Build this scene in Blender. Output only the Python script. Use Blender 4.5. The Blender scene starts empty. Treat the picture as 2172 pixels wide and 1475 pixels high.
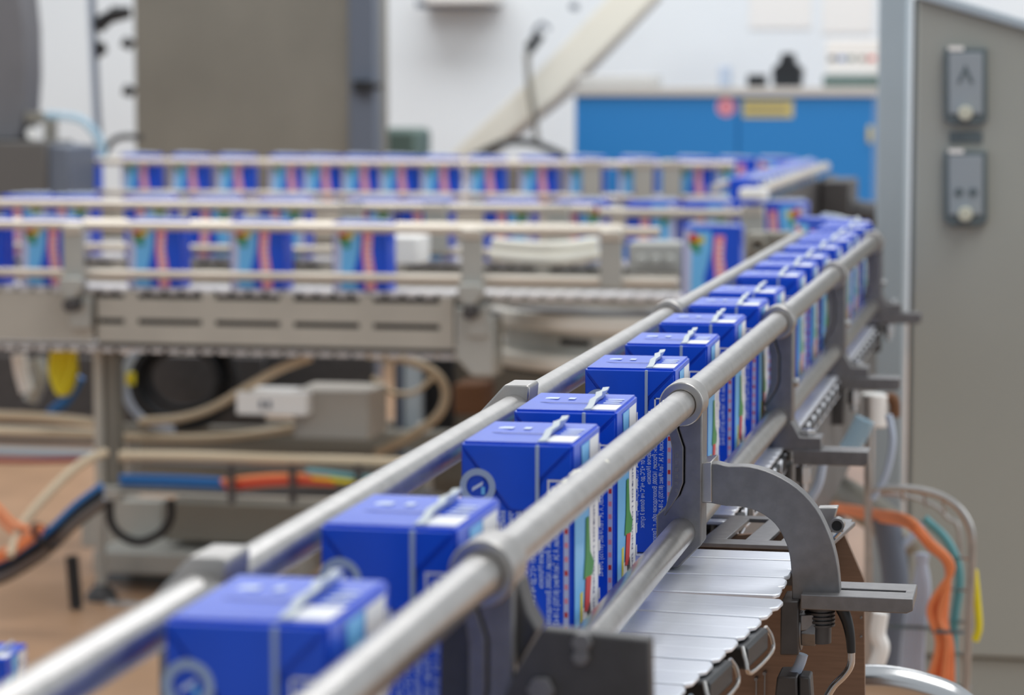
import bpy, bmesh, math, random
from mathutils import Vector, Matrix
random.seed(7)
S = bpy.context.scene
COL = S.collection
# ------------------------------------------------------------------ camera
FPX, CX, CY, CAMZ = 5600.0, 1086.0, 737.5, 0.908
PH = math.atan((737.5 - 174) / FPX)
TH = math.atan(1164 / math.hypot(FPX, 563.5))
FW = Vector((-math.sin(TH) * math.cos(PH), math.cos(TH) * math.cos(PH), -math.sin(PH)))
RT = Vector((math.cos(TH), math.sin(TH), 0))
UP = RT.cross(FW)
EYE = Vector((0, 0, CAMZ))
cd = bpy.data.cameras.new('camera'); cam = bpy.data.objects.new('camera', cd); COL.objects.link(cam)
cam.matrix_world = Matrix.Translation(EYE) @ Matrix((RT, UP, -FW)).transposed().to_4x4()
cd.sensor_width = 36.0; cd.lens = FPX / 2172 * 36.0
cd.clip_start = 0.05; cd.clip_end = 100
cd.dof.use_dof = True; cd.dof.focus_distance = 1.68; cd.dof.aperture_fstop = 9.2
S.camera = cam
# ------------------------------------------------------------------ light
W = bpy.data.worlds.new('world'); S.world = W; W.use_nodes = True
bg = W.node_tree.nodes['Background']; bg.inputs[0].default_value = (0.86, 0.93, 1.0, 1); bg.inputs[1].default_value = 0.64
def area(name, loc, size, sy, power, color, rot=(0, 0, 0)):
    l = bpy.data.lights.new(name, 'AREA'); l.shape = 'RECTANGLE'; l.size = size; l.size_y = sy
    l.energy = power; l.color = color
    o = bpy.data.objects.new(name, l); o.location = loc; o.rotation_euler = rot; COL.objects.link(o)
area('ceiling_lamp', (0.9, 2.2, 3.6), 1.4, 3.0, 60, (1, 0.99, 0.97))
area('ceiling_lamp', (-2.6, 4.6, 3.8), 2.4, 2.4, 75, (1, 0.98, 0.95))
area('ceiling_lamp', (-1.6, 8.6, 4.2), 5.0, 1.6, 150, (0.97, 0.98, 1.0))
area('window_light', (4.5, 5.0, 2.6), 3.0, 2.4, 90, (0.92, 0.97, 1.0), (0, math.radians(75), 0))  # cool area light at the right, out of view
S.view_settings.view_transform = 'Standard'; S.view_settings.look = 'None'
S.view_settings.exposure = 0.0; S.view_settings.gamma = 1.0; S.view_settings.use_curve_mapping = False

# ------------------------------------------------------------------ helpers
def P(px, py, X=None, Y=None, Z=None, D=None):
    d = FW + RT * ((px - CX) / FPX) - UP * ((py - CY) / FPX)
    if D is not None: t = D
    elif X is not None: t = X / d.x
    elif Y is not None: t = Y / d.y
    else: t = (Z - CAMZ) / d.z
    return EYE + d * t

def s2l(c): return tuple(((v / 255) / 12.92 if v / 255 < 0.04045 else ((v / 255 + 0.055) / 1.055) ** 2.4) for v in c)
def mat(name, rgb, rough=0.5, metal=0.0, coat=0.0, var=0.0, scale=20.0, bump=0.0, stretch=None, emit=0.0, trans=0.0, alpha=1.0):
    m = bpy.data.materials.new(name); m.use_nodes = True
    nt = m.node_tree; b = nt.nodes['Principled BSDF']
    c = s2l(rgb); b.inputs['Base Color'].default_value = (*c, 1)
    b.inputs['Roughness'].default_value = rough; b.inputs['Metallic'].default_value = metal
    b.inputs['Coat Weight'].default_value = coat; b.inputs['Coat Roughness'].default_value = 0.12
    b.inputs['Transmission Weight'].default_value = trans; b.inputs['Alpha'].default_value = alpha
    if emit: b.inputs['Emission Color'].default_value = (*c, 1); b.inputs['Emission Strength'].default_value = emit
    if var or bump:
        tc = nt.nodes.new('ShaderNodeTexCoord'); mp = nt.nodes.new('ShaderNodeMapping')
        no = nt.nodes.new('ShaderNodeTexNoise'); no.inputs['Scale'].default_value = scale; no.inputs['Detail'].default_value = 5
        nt.links.new(tc.outputs['Object'], mp.inputs[0]); nt.links.new(mp.outputs[0], no.inputs['Vector'])
        if stretch: mp.inputs['Scale'].default_value = stretch
        if var:
            r = nt.nodes.new('ShaderNodeValToRGB')
            r.color_ramp.elements[0].position = 0.3; r.color_ramp.elements[1].position = 0.7
            r.color_ramp.elements[0].color = (*[v * (1 - var) for v in c], 1)
            r.color_ramp.elements[1].color = (*[min(1, v * (1 + var)) for v in c], 1)
            nt.links.new(no.outputs['Fac'], r.inputs[0]); nt.links.new(r.outputs[0], b.inputs['Base Color'])
        if bump:
            bp = nt.nodes.new('ShaderNodeBump'); bp.inputs['Strength'].default_value = bump; bp.inputs['Distance'].default_value = 0.002
            nt.links.new(no.outputs['Fac'], bp.inputs['Height']); nt.links.new(bp.outputs[0], b.inputs['Normal'])
    return m

M = {}
M['steel'] = mat('rail_steel', (176, 172, 168), 0.34, 1.0, var=0.10, scale=60, bump=0.06)
M['rail'] = mat('rail_tube', (186, 182, 178), 0.30, 1.0, var=0.10, scale=90, bump=0.05)
M['dull'] = mat('blasted_steel', (128, 126, 126), 0.46, 0.85, var=0.10, scale=120, bump=0.08)
M['dark_steel'] = mat('dark_steel', (84, 82, 82), 0.5, 0.7, var=0.12, scale=60)
M['tan_steel'] = mat('conveyor_steel', (184, 180, 170), 0.5, 0.4, var=0.06, scale=12)
M['plate'] = mat('brushed_brown_plate', (128, 102, 84), 0.45, 0.5, var=0.10, scale=40, stretch=(1, 1, 14), bump=0.04)  # stainless, with the brown floor reflection put into its base colour
M['slat'] = mat('belt_slat_steel', (226, 229, 236), 0.36, 0.55, var=0.05, scale=50, bump=0.05, stretch=(1, 8, 1))
M['chrome'] = mat('bolt_chrome', (200, 200, 200), 0.2, 1.0)
M['black'] = mat('black_rubber', (22, 23, 26), 0.5)
M['blackp'] = mat('black_plastic', (26, 30, 34), 0.4)
M['blue'] = mat('carton_blue', (8, 78, 212), 0.32, coat=0.12, var=0.05, scale=40, bump=0.03)
M['blue'].node_tree.nodes['Principled BSDF'].inputs['Specular IOR Level'].default_value = 0.4
M['bluetop'] = M['blue']
M['navy'] = mat('print_navy', (14, 28, 120), 0.4)
M['sky'] = mat('print_sky_blue', (108, 188, 244), 0.4, coat=0.2)
M['white'] = mat('print_white', (236, 236, 238), 0.45)
M['lav'] = mat('print_lavender', (196, 200, 228), 0.45)
M['pink'] = mat('print_pink', (236, 146, 160), 0.45)
M['darkred'] = mat('dark_red_cable', (150, 64, 60), 0.5)
M['red'] = mat('print_red', (206, 52, 46), 0.45)
M['green'] = mat('print_green', (52, 138, 62), 0.45)
M['yellow'] = mat('print_yellow', (208, 196, 60), 0.45)
M['textw'] = mat('print_text', (205, 218, 245), 0.45)
M['fin'] = mat('paper_fin', (158, 176, 206), 0.5)
M['finw'] = mat('paper_edge', (196, 204, 208), 0.6)
M['wall'] = mat('painted_wall', (232, 237, 240), 0.7, var=0.02, scale=2)
M['floor'] = mat('brown_floor', (176, 140, 110), 0.35, var=0.10, scale=9, bump=0.05)
M['cream'] = mat('cream_paint', (232, 228, 214), 0.5)
M['cabblue'] = mat('blue_cabinet_paint', (36, 128, 200), 0.45)
M['cabtop'] = mat('laminate_top', (196, 194, 190), 0.5)
M['elcab'] = mat('grey_green_enamel', (160, 162, 155), 0.45, var=0.05, scale=3)
M['column'] = mat('galvanised_column', (176, 188, 196), 0.45, 0.3, var=0.05, scale=6)
M['slate2'] = mat('dark_column_paint', (108, 108, 112), 0.5, var=.1, scale=5)
M['base2'] = mat('dark_base_steel', (92, 90, 88), 0.5)
M['taupe'] = mat('taupe_machine_steel', (132, 128, 118), 0.5, 0.25, var=0.10, scale=3)
M['slate'] = mat('slate_paint', (98, 106, 120), 0.5)
M['greybox'] = mat('grey_box', (176, 170, 160), 0.55)
M['hose'] = mat('beige_hose', (196, 178, 150), 0.5)
M['orange'] = mat('orange_cable', (236, 138, 86), 0.5)
M['bcable'] = mat('blue_cable', (34, 104, 170), 0.5)
M['gcable'] = mat('grey_blue_cable', (182, 194, 212), 0.5)
M['teal'] = mat('teal_cable', (90, 150, 156), 0.5)
M['ycable'] = mat('yellow_coil', (228, 210, 30), 0.5)
M['clear'] = mat('clear_tube', (170, 205, 225), 0.2, alpha=0.55)
M['glass'] = mat('clear_guard', (235, 240, 240), 0.08, trans=0.9, alpha=0.35)
M['paper'] = mat('paper', (238, 236, 232), 0.7)
M['label_y'] = mat('sticker_ochre', (206, 192, 120), 0.6)
M['label_p'] = mat('sticker_pink', (226, 170, 190), 0.6)
M['device'] = mat('switch_grey', (150, 158, 164), 0.45)
M['devdark'] = mat('switch_frame', (92, 104, 108), 0.45)
M['knob'] = mat('switch_knob', (196, 196, 178), 0.5)
M['brown'] = mat('cardboard', (112, 76, 50), 0.8)
M['greenbox'] = mat('green_grey_box', (92, 112, 106), 0.6)

class MB:
    def __init__(s): s.v = []; s.f = []; s.m = []; s.mats = []
    def mi(s, m):
        if m is None: return 0
        if m not in s.mats: s.mats.append(m)
        return s.mats.index(m)
    def add(s, vs, fs, m=None):
        b = len(s.v); s.v += [Vector(v) for v in vs]; k = s.mi(m)
        for f in fs: s.f.append([b + i for i in f]); s.m.append(k)
        return s
    def box(s, x0, x1, y0, y1, z0, z1, m=None):
        return s.add([(x, y, z) for z in (z0, z1) for y in (y0, y1) for x in (x0, x1)],
                     [(0, 2, 3, 1), (4, 5, 7, 6), (0, 1, 5, 4), (2, 6, 7, 3), (0, 4, 6, 2), (1, 3, 7, 5)], m)
    def prism(s, pts, vec, m=None):
        n = len(pts); vec = Vector(vec); p = [Vector(q) for q in pts]
        nrm = Vector((0, 0, 0))
        for i in range(n): nrm += p[i].cross(p[(i + 1) % n])
        if nrm.dot(vec) > 0: p.reverse()
        vs = p + [q + vec for q in p]
        fs = [tuple(range(n)), tuple(reversed(range(n, 2 * n)))] + [(i, n + i, n + (i + 1) % n, (i + 1) % n) for i in range(n)]
        return s.add(vs, fs, m)
    def tube(s, path, r, n=12, m=None, cap=True, flat=None):
        path = [Vector(p) for p in path]; vs = []; fs = []; prev = None
        for i, p in enumerate(path):
            t = (path[min(i + 1, len(path) - 1)] - path[max(i - 1, 0)]).normalized()
            if prev is None:
                a = Vector((0, 0, 1)) if abs(t.z) < 0.9 else Vector((1, 0, 0))
                u = t.cross(a).normalized()
            else:
                u = (prev - t * prev.dot(t)).normalized()
            prev = u; w = t.cross(u); rr = r[i] if isinstance(r, (list, tuple)) else r
            for k in range(n):
                a = 2 * math.pi * k / n
                vs.append(p + u * math.cos(a) * rr + w * math.sin(a) * rr * (flat or 1))
        for i in range(len(path) - 1):
            for k in range(n):
                a = i * n + k; b = i * n + (k + 1) % n
                fs.append((a, b, b + n, a + n))
        if cap:
            fs.append(tuple(reversed(range(n)))); fs.append(tuple(range((len(path) - 1) * n, len(path) * n)))
        return s.add(vs, fs, m)
    def cyl(s, p, q, r, n=16, m=None): return s.tube([p, q], r, n, m)
    def ring(s, c, axis, ro, ri, depth, n=28, m=None):
        c = Vector(c); ax = Vector(axis).normalized()
        a = Vector((0, 0, 1)) if abs(ax.z) < 0.9 else Vector((1, 0, 0))
        u = ax.cross(a).normalized(); w = ax.cross(u); vs = []; fs = []
        for k in range(n):
            t = 2 * math.pi * k / n; d = u * math.cos(t) + w * math.sin(t)
            vs += [c + d * ro, c + d * ri, c + d * ro + ax * depth, c + d * ri + ax * depth]
        for k in range(n):
            a, b = 4 * k, 4 * ((k + 1) % n)
            fs += [(a, a + 1, b + 1, b), (a + 2, b + 2, b + 3, a + 3), (a, b, b + 2, a + 2), (a + 1, a + 3, b + 3, b + 1)]
        return s.add(vs, fs, m)
    def build(s, name, m=None, parent=None, bevel=0, smooth=True, seg=2):
        org = Vector(parent.get('_o', (0, 0, 0))) if parent else Vector((0, 0, 0))
        me = bpy.data.meshes.new(name); me.from_pydata([v - org for v in s.v], [], s.f)
        ms = s.mats if s.mats and s.mats[0] is not None else [m]
        for q in ms: me.materials.append(q)
        me.polygons.foreach_set('material_index', s.m)
        bmm = bmesh.new(); bmm.from_mesh(me); bmesh.ops.recalc_face_normals(bmm, faces=bmm.faces); bmm.to_mesh(me); bmm.free()
        if smooth:
            me.polygons.foreach_set('use_smooth', [True] * len(me.polygons)); me.set_sharp_from_angle(angle=math.radians(38))
        o = bpy.data.objects.new(name, me); COL.objects.link(o)
        if parent: o.parent = parent; o['_o'] = list(org)
        if bevel:
            bm = o.modifiers.new('bevel', 'BEVEL'); bm.width = bevel; bm.segments = seg; bm.limit_method = 'ANGLE'; bm.angle_limit = math.radians(40)
        return o

def tag(o, label, cat, group=None, kind=None):
    if label: o['label'] = label
    if cat: o['category'] = cat
    if group: o['group'] = group
    if kind: o['kind'] = kind
    return o
def thing(name, label, cat, loc, group=None):
    o = bpy.data.objects.new(name, None); COL.objects.link(o); o.location = loc; o['_o'] = list(loc)
    o.empty_display_size = 0.05
    return tag(o, label, cat, group)
def solo(name, mb, m, label, cat, group=None, bevel=0, kind=None):
    """one-mesh thing, origin at the base centre of its bounds"""
    xs = [v.x for v in mb.v]; ys = [v.y for v in mb.v]; zs = [v.z for v in mb.v]
    loc = Vector(((min(xs) + max(xs)) / 2, (min(ys) + max(ys)) / 2, min(zs)))
    mb.v = [v - loc for v in mb.v]
    o = mb.build(name, m, None, bevel); o.location = loc; o['_o'] = list(loc)
    return tag(o, label, cat, group, kind)
def struct(name, mb, m, bevel=0):
    o = mb.build(name, m, None, bevel); o['kind'] = 'structure'; return o
def dup(root, loc, rotz=0.0, label=None, group=None, skip=()):
    r = root.copy(); COL.objects.link(r); r.location = loc; r.rotation_euler = (0, 0, rotz)
    if label: r['label'] = label
    if group: r['group'] = group
    for ch in list(root.children):
        if ch.name.split('.')[0] in skip: continue
        c = ch.copy(); COL.objects.link(c); c.parent = r
        for g in ch.children:
            d = g.copy(); COL.objects.link(d); d.parent = c
    return r
def spline(pts, n=8):
    pts = [Vector(p) for p in pts]; q = [pts[0] * 2 - pts[1]] + pts + [pts[-1] * 2 - pts[-2]]; out = []
    for i in range(1, len(q) - 2):
        for k in range(n):
            t = k / n; a, b, c, d = q[i - 1], q[i], q[i + 1], q[i + 2]
            out.append(0.5 * ((2 * b) + (c - a) * t + (2 * a - 5 * b + 4 * c - d) * t * t + (3 * b - a - 3 * c + d) * t ** 3))
    out.append(pts[-1]); return out
def hexa(c, axis, r, h, mb, m=None): mb.tube([Vector(c), Vector(c) + Vector(axis).normalized() * h], r, 6, m)

# heights
FZ = -0.054
ZB, HC, WC, LC = 0.597, 0.123, 0.060, 0.084
XC = -0.2755                      # centre line of the front conveyor
XR, XL = -0.2315, -0.3225         # guide rails
ZRT, ZRB, ZLT = 0.7045, 0.622, 0.709

# ================================================================== setting
struct('floor', MB().box(-7, 4, -1.5, 11.5, FZ - .05, FZ), M['floor'])
struct('wall_back', MB().box(-7, 4, 11.0, 11.15, FZ, 3.4), M['wall'])

# ================================================================== milk carton prototype
def font_mesh(body, size, fn, matl, name, parent, space=1.0, align='LEFT', fit=None):
    cu = bpy.data.curves.new(name, 'FONT'); cu.body = body; cu.size = size; cu.resolution_u = 2
    cu.space_line = space; cu.align_x = align; cu.offset = size * 0.012
    ob = bpy.data.objects.new(name, cu); COL.objects.link(ob)
    dg = bpy.context.evaluated_depsgraph_get(); dg.update()
    me = bpy.data.meshes.new_from_object(ob.evaluated_get(dg))
    bpy.data.objects.remove(ob); bpy.data.curves.remove(cu)
    k_ = min(1.0, fit / max(v.co.x for v in me.vertices)) if fit else 1.0
    for v in me.vertices: v.co = fn(v.co.x * k_, v.co.y)
    me.materials.clear(); me.materials.append(matl)
    me.name = name
    o = bpy.data.objects.new(name, me); COL.objects.link(o)
    if parent:
        o.parent = parent
        if not parent.get('carton'):
            org = Vector(parent.get('_o', (0, 0, 0)))
            for v in me.vertices: v.co = v.co - org
    return o

def quad(mb, plane, pts, m, off):
    """thin printed patch on a face of the carton; plane 'f' front, 'r' +x side, 'l' -x side, 't' top; pts in face coords"""
    h = 0.00012
    hw, hl = WC / 2, LC / 2
    if plane == 'f': p = [(u, -hl - off, z) for u, z in pts]; v = (0, -h, 0)
    elif plane == 'b': p = [(u, hl + off, z) for u, z in pts]; v = (0, h, 0)
    elif plane == 'r': p = [(hw + off, u, z) for u, z in pts]; v = (h, 0, 0)
    elif plane == 'l': p = [(-hw - off, u, z) for u, z in pts]; v = (-h, 0, 0)
    else: p = [(u, w, HC + off) for u, w in pts]; v = (0, 0, h)
    mb.prism(p, v, m)
def rect(a, b, c, d): return [(a, c), (b, c), (b, d), (a, d)]
def disc(cx, cz, r, n=14, sx=1.0): return [(cx + math.cos(2 * math.pi * k / n) * r * sx, cz + math.sin(2 * math.pi * k / n) * r) for k in range(n)]

def make_carton():
    t = thing('milk_carton', 'x', 'carton', (0, 0, 0)); t['carton'] = 1
    hw, hl = WC / 2, LC / 2
    bm = bmesh.new(); bmesh.ops.create_cube(bm, size=1.0)
    for v in bm.verts: v.co = Vector((v.co.x * WC, v.co.y * LC, (v.co.z + 0.5) * HC))
    bmesh.ops.subdivide_edges(bm, edges=bm.edges[:], cuts=3, use_grid_fill=True)
    for v in bm.verts:          # slight bulge of the filled sides and a soft dip of the top
        x, y, z = v.co; fx, fy, fz = abs(x) / hw, abs(y) / hl, abs(z / HC - 0.5) * 2
        if fz > 0.99 and z > HC / 2 and fx < 0.9 and fy < 0.9: v.co.z -= 0.0010
        if fx > 0.99 and fy < 0.9 and fz < 0.9: v.co.x *= 1.008
        if fy > 0.99 and fx < 0.9 and fz < 0.9: v.co.y *= 1.004
    edges = [e for e in bm.edges if len(e.link_faces) == 2 and e.calc_face_angle() > 1.2]
    bmesh.ops.bevel(bm, geom=edges, offset=0.0014, segments=2, affect='EDGES')
    me = bpy.data.meshes.new('carton_body'); bm.to_mesh(me); bm.free(); me.materials.append(M['blue'])
    me.polygons.foreach_set('use_smooth', [True] * len(me.polygons)); me.set_sharp_from_angle(angle=math.radians(50))
    o = bpy.data.objects.new('carton_body', me); COL.objects.link(o); o.parent = t
    # folded ears front and back
    for sgn, nm in ((-1, 'folded_ear'), (1, 'folded_ear')):
        f = MB(); y0 = sgn * (hl + 0.0002); d = sgn * 0.0028
        zt = HC - 0.0012
        q = lambda fx, dz: (fx * WC, y0, zt - dz * WC)
        f.prism([q(-.485, 0), q(.19, 0), q(.17, .53), q(.10, .575), q(-.05, .56)], (0, d, 0))
        f.prism([q(.20, 0), q(.485, 0), q(.195, .30)], (0, d * 0.75, 0))
        f.build(nm, M['blue'], t, 0.0005)
        g = MB(); e = -(HC - .0018) / WC
        qq = lambda fx, dz: (fx * WC, y0, zt - dz * WC)
        g.prism([qq(-.485, .050), qq(-.085, .575), qq(-.045, .592), qq(.105, .607), qq(.185, .555), qq(.215, .325), qq(.485, .045), qq(.485, -e), qq(-.485, -e)], (0, sgn * .0012, 0)); g.build('end_panel', M['blue'], t, .0003)
    # long seam: ridge over the top and line down the ear
    s = MB(); xs = 0.19 * WC
    pth = [(xs + 0.0006 * math.sin(i * 1.7), -hl + 0.004 + (LC - 0.008) * i / 10, HC + 0.0006 + 0.0042 * math.sin(min(1, i / 7) * 1.5) + 0.0006 * math.sin(i * 2.3)) for i in range(11)]
    vs = []; fs = []
    for i, p in enumerate(pth):
        p = Vector(p); b = HC - 0.0005
        vs += [(p.x - 0.0022, p.y, b), (p.x - 0.0008, p.y, p.z), (p.x + 0.0030, p.y, p.z + 0.0004), (p.x + 0.0024, p.y, p.z - 0.001), (p.x - 0.0002, p.y, b)]
    for i in range(10):
        for k in range(5):
            a = i * 5 + k; b = i * 5 + (k + 1) % 5; fs.append((a, b, b + 5, a + 5))
    fs += [(4, 3, 2, 1, 0), (50, 51, 52, 53, 54)]
    s.add(vs, fs); s.build('top_fin', M['finw'], t)
    s2 = MB(); s2.box(xs - 0.0011, xs + 0.0008, -hl - 0.0037, -hl - .0015, HC - 0.032, HC - 0.0008); s2.build('seam_edge', M['fin'], t, 0.0003)
    # top print, plus a dark line for the fold crease
    tp = MB()
    quad(tp, 't', [(0.0130, -hl + 0.006), (0.0285, -hl + 0.006), (0.0285, -hl + 0.030), (0.0140, -hl + 0.030)], M['white'], 0.0001)
    for k in range(3): quad(tp, 't', rect(0.0165, 0.0262, -hl + 0.036 + k * 0.009, -hl + 0.0395 + k * 0.009), M['textw'], 0.0001)
    quad(tp, 't', rect(-0.022, -0.014, hl - 0.026, hl - 0.018), M['textw'], -0.0006)
    quad(tp, 't', rect(-0.008, -0.004, hl - 0.026, hl - 0.018), M['textw'], -0.0006)
    quad(tp, 't', rect(-0.026, 0.008, -0.002, -0.0008), M['navy'], -0.0006)  # navy line paints the dark of the fold crease
    tp.build('top_print', None, t, smooth=False)
    # front print
    fp = MB()
    quad(fp, 'f', rect(0.0252, 0.0280, 0.006, HC - 0.024), M['lav'], 0.0015)
    for k in range(12): quad(fp, 'f', rect(0.0257, 0.0274, 0.009 + k * 0.0074, 0.0118 + k * 0.0074), M['red'] if k % 3 == 0 else M['pink'], 0.0017)
    fp.ring((-0.0205, -hl - 0.0034, HC - 0.0235), (0, 1, 0), 0.0096, 0.0062, 0.0024, 26, M['fin'])
    quad(fp, 'f', [(-0.0235, HC - 0.026), (-0.0178, HC - 0.0225), (-0.0175, HC - 0.0205), (-0.0232, HC - 0.024)], M['textw'], 0.0034)
    quad(fp, 'f', rect(-0.0185, -0.0165, HC - 0.0275, HC - 0.0235), M['sky'], 0.0034)
    for a, b, c, d in ((.0165, .0285, -.020, -.019), (.0165, .0285, -.030, -.029), (.0165, .0175, -.030, -.019), (.0275, .0285, -.030, -.019), (.020, .025, -.0265, -.0225)):
        quad(fp, 'f', rect(a, b, HC + c, HC + d), M['white'], 0.0018)
    fp.build('front_print', None, t, smooth=False)
    lines = ['Состав: молоко коровье нормализованное',
             'пастеризованное. Пищевая ценность 100 г',
             'белка 2,8 г, жира 2,5 г, углеводов 4,7 г',
             'Допускается отстой жира. Перед вскрытием',
             'взбалтывать. Открывать по линии отреза',
             'хранить в холодном месте, вдали от света',
             'до: Указано на упаковке',
             'хранить от +2°C до +6°C после вскрытия хранить',
             'при температуре от +2°C до +6°C не более 3 суток',
             '       ОАО «Северное Молоко»',
             'Изготовитель: Россия, 162000, Вологодская обл., г. Грязовец',
             'Соколовская, А 24. Тел./Факс (81755) 2-18-62']
    ft = font_mesh('\n'.join(lines), 0.0041, lambda u, v: Vector((-0.0225 - v, -hl - 0.0017, HC - 0.036 - u)), M['textw'], 'front_text', t, 1.0, fit=0.083)
    # right side print (+x)
    R_ = MB()
    Y = lambda f: -hl + f * LC
    quad(R_, 'r', rect(Y(.03), Y(.56), 0.003, HC - 0.030), M['sky'], 0.0003)
    quad(R_, 'r', [(Y(.26), HC - 0.004), (Y(.56), HC - 0.004), (Y(.46), HC - 0.04), (Y(.34), HC - 0.04)], M['sky'], 0.0004)
    quad(R_, 'r', rect(Y(.58), Y(.92), 0.003, HC - 0.004), M['white'], 0.0003)
    quad(R_, 'r', rect(Y(.22), Y(.32), 0.004, 0.040), M['yellow'], 0.0005)
    quad(R_, 'r', rect(Y(.30), Y(.52), 0.004, 0.030), M['white'], 0.0005)
    quad(R_, 'r', [(Y(.34), 0.046), (Y(.66), 0.044), (Y(.72), 0.050), (Y(.58), 0.058), (Y(.52), 0.078), (Y(.42), 0.078), (Y(.40), 0.058)], M['green'], 0.0008)
    quad(R_, 'r', [(Y(.36), 0.028), (Y(.54), 0.026), (Y(.62), 0.044), (Y(.42), 0.046)], M['red'], 0.0009)
    quad(R_, 'r', [(Y(.50), 0.008), (Y(.80), 0.006), (Y(.78), 0.016), (Y(.62), 0.018), (Y(.58), 0.030), (Y(.48), 0.028)], M['blackp'], 0.0009)
    for k in range(8): quad(R_, 'r', rect(Y(.945), Y(.985), 0.012 + k * 0.0135, 0.018 + k * 0.0135), M['white'], 0.0004)
    quad(R_, 'r', disc(Y(.68), HC - 0.020, 0.004), M['taupe'], 0.0006)
    R_.build('side_print', None, t, smooth=False)
    st = font_mesh('ТЕЛЕФОН ГОРЯЧЕЙ ЛИНИИ', 0.0058, lambda u, v: Vector((WC / 2 + 0.0007, Y(.80) - 0.003 - v, HC - 0.034 - u)), M['navy'], 'side_text', t)
    # left side print (-x), faces the camera on the rear conveyors; r = distance from the rear edge
    L_ = MB()
    Z = lambda f: hl - f * LC
    quad(L_, 'l', rect(Z(.01), Z(.15), 0.002, HC - 0.006), M['lav'], 0.0003)
    quad(L_, 'l', [(Z(.13), 0.002), (Z(.46), 0.002), (Z(.36), 0.03), (Z(.44), 0.06), (Z(.50), 0.085), (Z(.50), HC - 0.008), (Z(.15), HC - 0.008)], M['sky'], 0.0005)
    quad(L_, 'l', [(Z(.60), 0.002), (Z(.80), 0.002), (Z(.78), 0.03), (Z(.72), 0.07), (Z(.74), HC - 0.016), (Z(.56), HC - 0.016), (Z(.54), 0.07), (Z(.58), 0.03)], M['pink'], 0.0004)
    for k in range(9): quad(L_, 'l', rect(Z(.63), Z(.70), 0.012 + k * 0.0095, 0.0165 + k * 0.0095), M['white'], 0.0006)
    quad(L_, 'l', disc(Z(.20), HC - 0.030, 0.0090), M['green'], 0.0007)
    quad(L_, 'l', disc(Z(.30), HC - 0.024, 0.0075), M['yellow'], 0.0008)
    quad(L_, 'l', disc(Z(.18), HC - 0.020, 0.0075), M['red'], 0.0009)
    quad(L_, 'l', disc(Z(.25), HC - 0.042, 0.0055), M['green'], 0.0007)
    L_.build('picture_print', None, t, smooth=False)
    return t

CARTON = make_carton(); first = [True]
def carton(x, y, z, rz, label, group, small=False):
    if first[0]:
        first[0] = False; CARTON.location = (x, y, z); CARTON.rotation_euler = (0, 0, rz)
        CARTON['label'] = label; CARTON['group'] = group; return CARTON
    o = dup(CARTON, (x, y, z), rz, label, group, skip=('front_text', 'side_text', 'front_print', 'seam_edge') if small else ())
    if small: o.scale = (1, -1.16 if 'middle rear' in group else 1.16, 1)
    return o
ORD = ['nearest', 'second', 'third', 'fourth', 'fifth', 'sixth', 'seventh', 'eighth', 'ninth', 'tenth', 'eleventh', 'twelfth', 'thirteenth', 'fourteenth', 'fifteenth', 'sixteenth', 'seventeenth', 'eighteenth', 'nineteenth', 'twentieth']
ys = [0.873, 1.076, 1.343, 1.482, 1.711, 1.877, 2.047, 2.212, 2.35, 2.553, 2.701, 2.835, 2.997, 3.144, 3.263, 3.42]
rots = [0, -.5, 0.4, 1.0, 1.4, 1.2, 0.8, 0.5, -0.4, 0.3, .8, -.5, 0.2, 0.6, 0, 1.0]
EXTRA = ['', '', 'ring logo showing', 'partly hidden', 'in sharp focus', '', '', '', '', '', '', '', '', '', '', '']
for i, y in enumerate(ys):
    e = EXTRA[i]
    lb = 'blue milk carton, %s from the camera on the front conveyor%s' % (ORD[i], (', ' + e) if e else '')
    if i == 0: lb = 'blue milk carton nearest the camera on the front conveyor, very blurred'
    carton(XC + random.uniform(-.0006, .0006), y + LC / 2, ZB, math.radians(rots[i]), lb, 'cartons in line on the front conveyor')
# cartons on the bend at the far end of the front conveyor
RB = 0.22; YB = 3.56
for k, a in enumerate((6, 34)):
    a = math.radians(a); x = XC - RB + RB * math.cos(a); y = YB + RB * math.sin(a)
    carton(x, y, ZB, a, 'blue milk carton on the far bend of the front conveyor, %s before the turn ends' % ('third', 'second', 'last')[k], 'cartons on the far bend')

# ================================================================== guide rails of the front conveyor
def rail(path, r, label, group='guide rails of the front conveyor'):
    pts = [Vector(p) for p in path]; mb = MB(); mb.tube(pts, r, 24)
    o = solo('guide_rail', mb, M['rail'], label, 'rail', group); return o
RR = 0.0092
rail([(XR, 0.35, ZRT), (XR, 3.44, ZRT)], RR, 'long round steel rail along the right tops of the front cartons')
rail([(XR, 0.35, ZRB), (XR, 3.42, ZRB)], RR, 'round steel rail low on the right, just above the slatted belt')
rail([(XL, 0.35, ZLT), (XL, 3.40, ZLT)], RR, 'long round steel rail along the left tops of the front cartons')
rail([(XL, 0.35, ZRB), (XL, 3.42, ZRB)], RR, 'round steel rail low on the left, hidden behind the front cartons')

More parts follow.
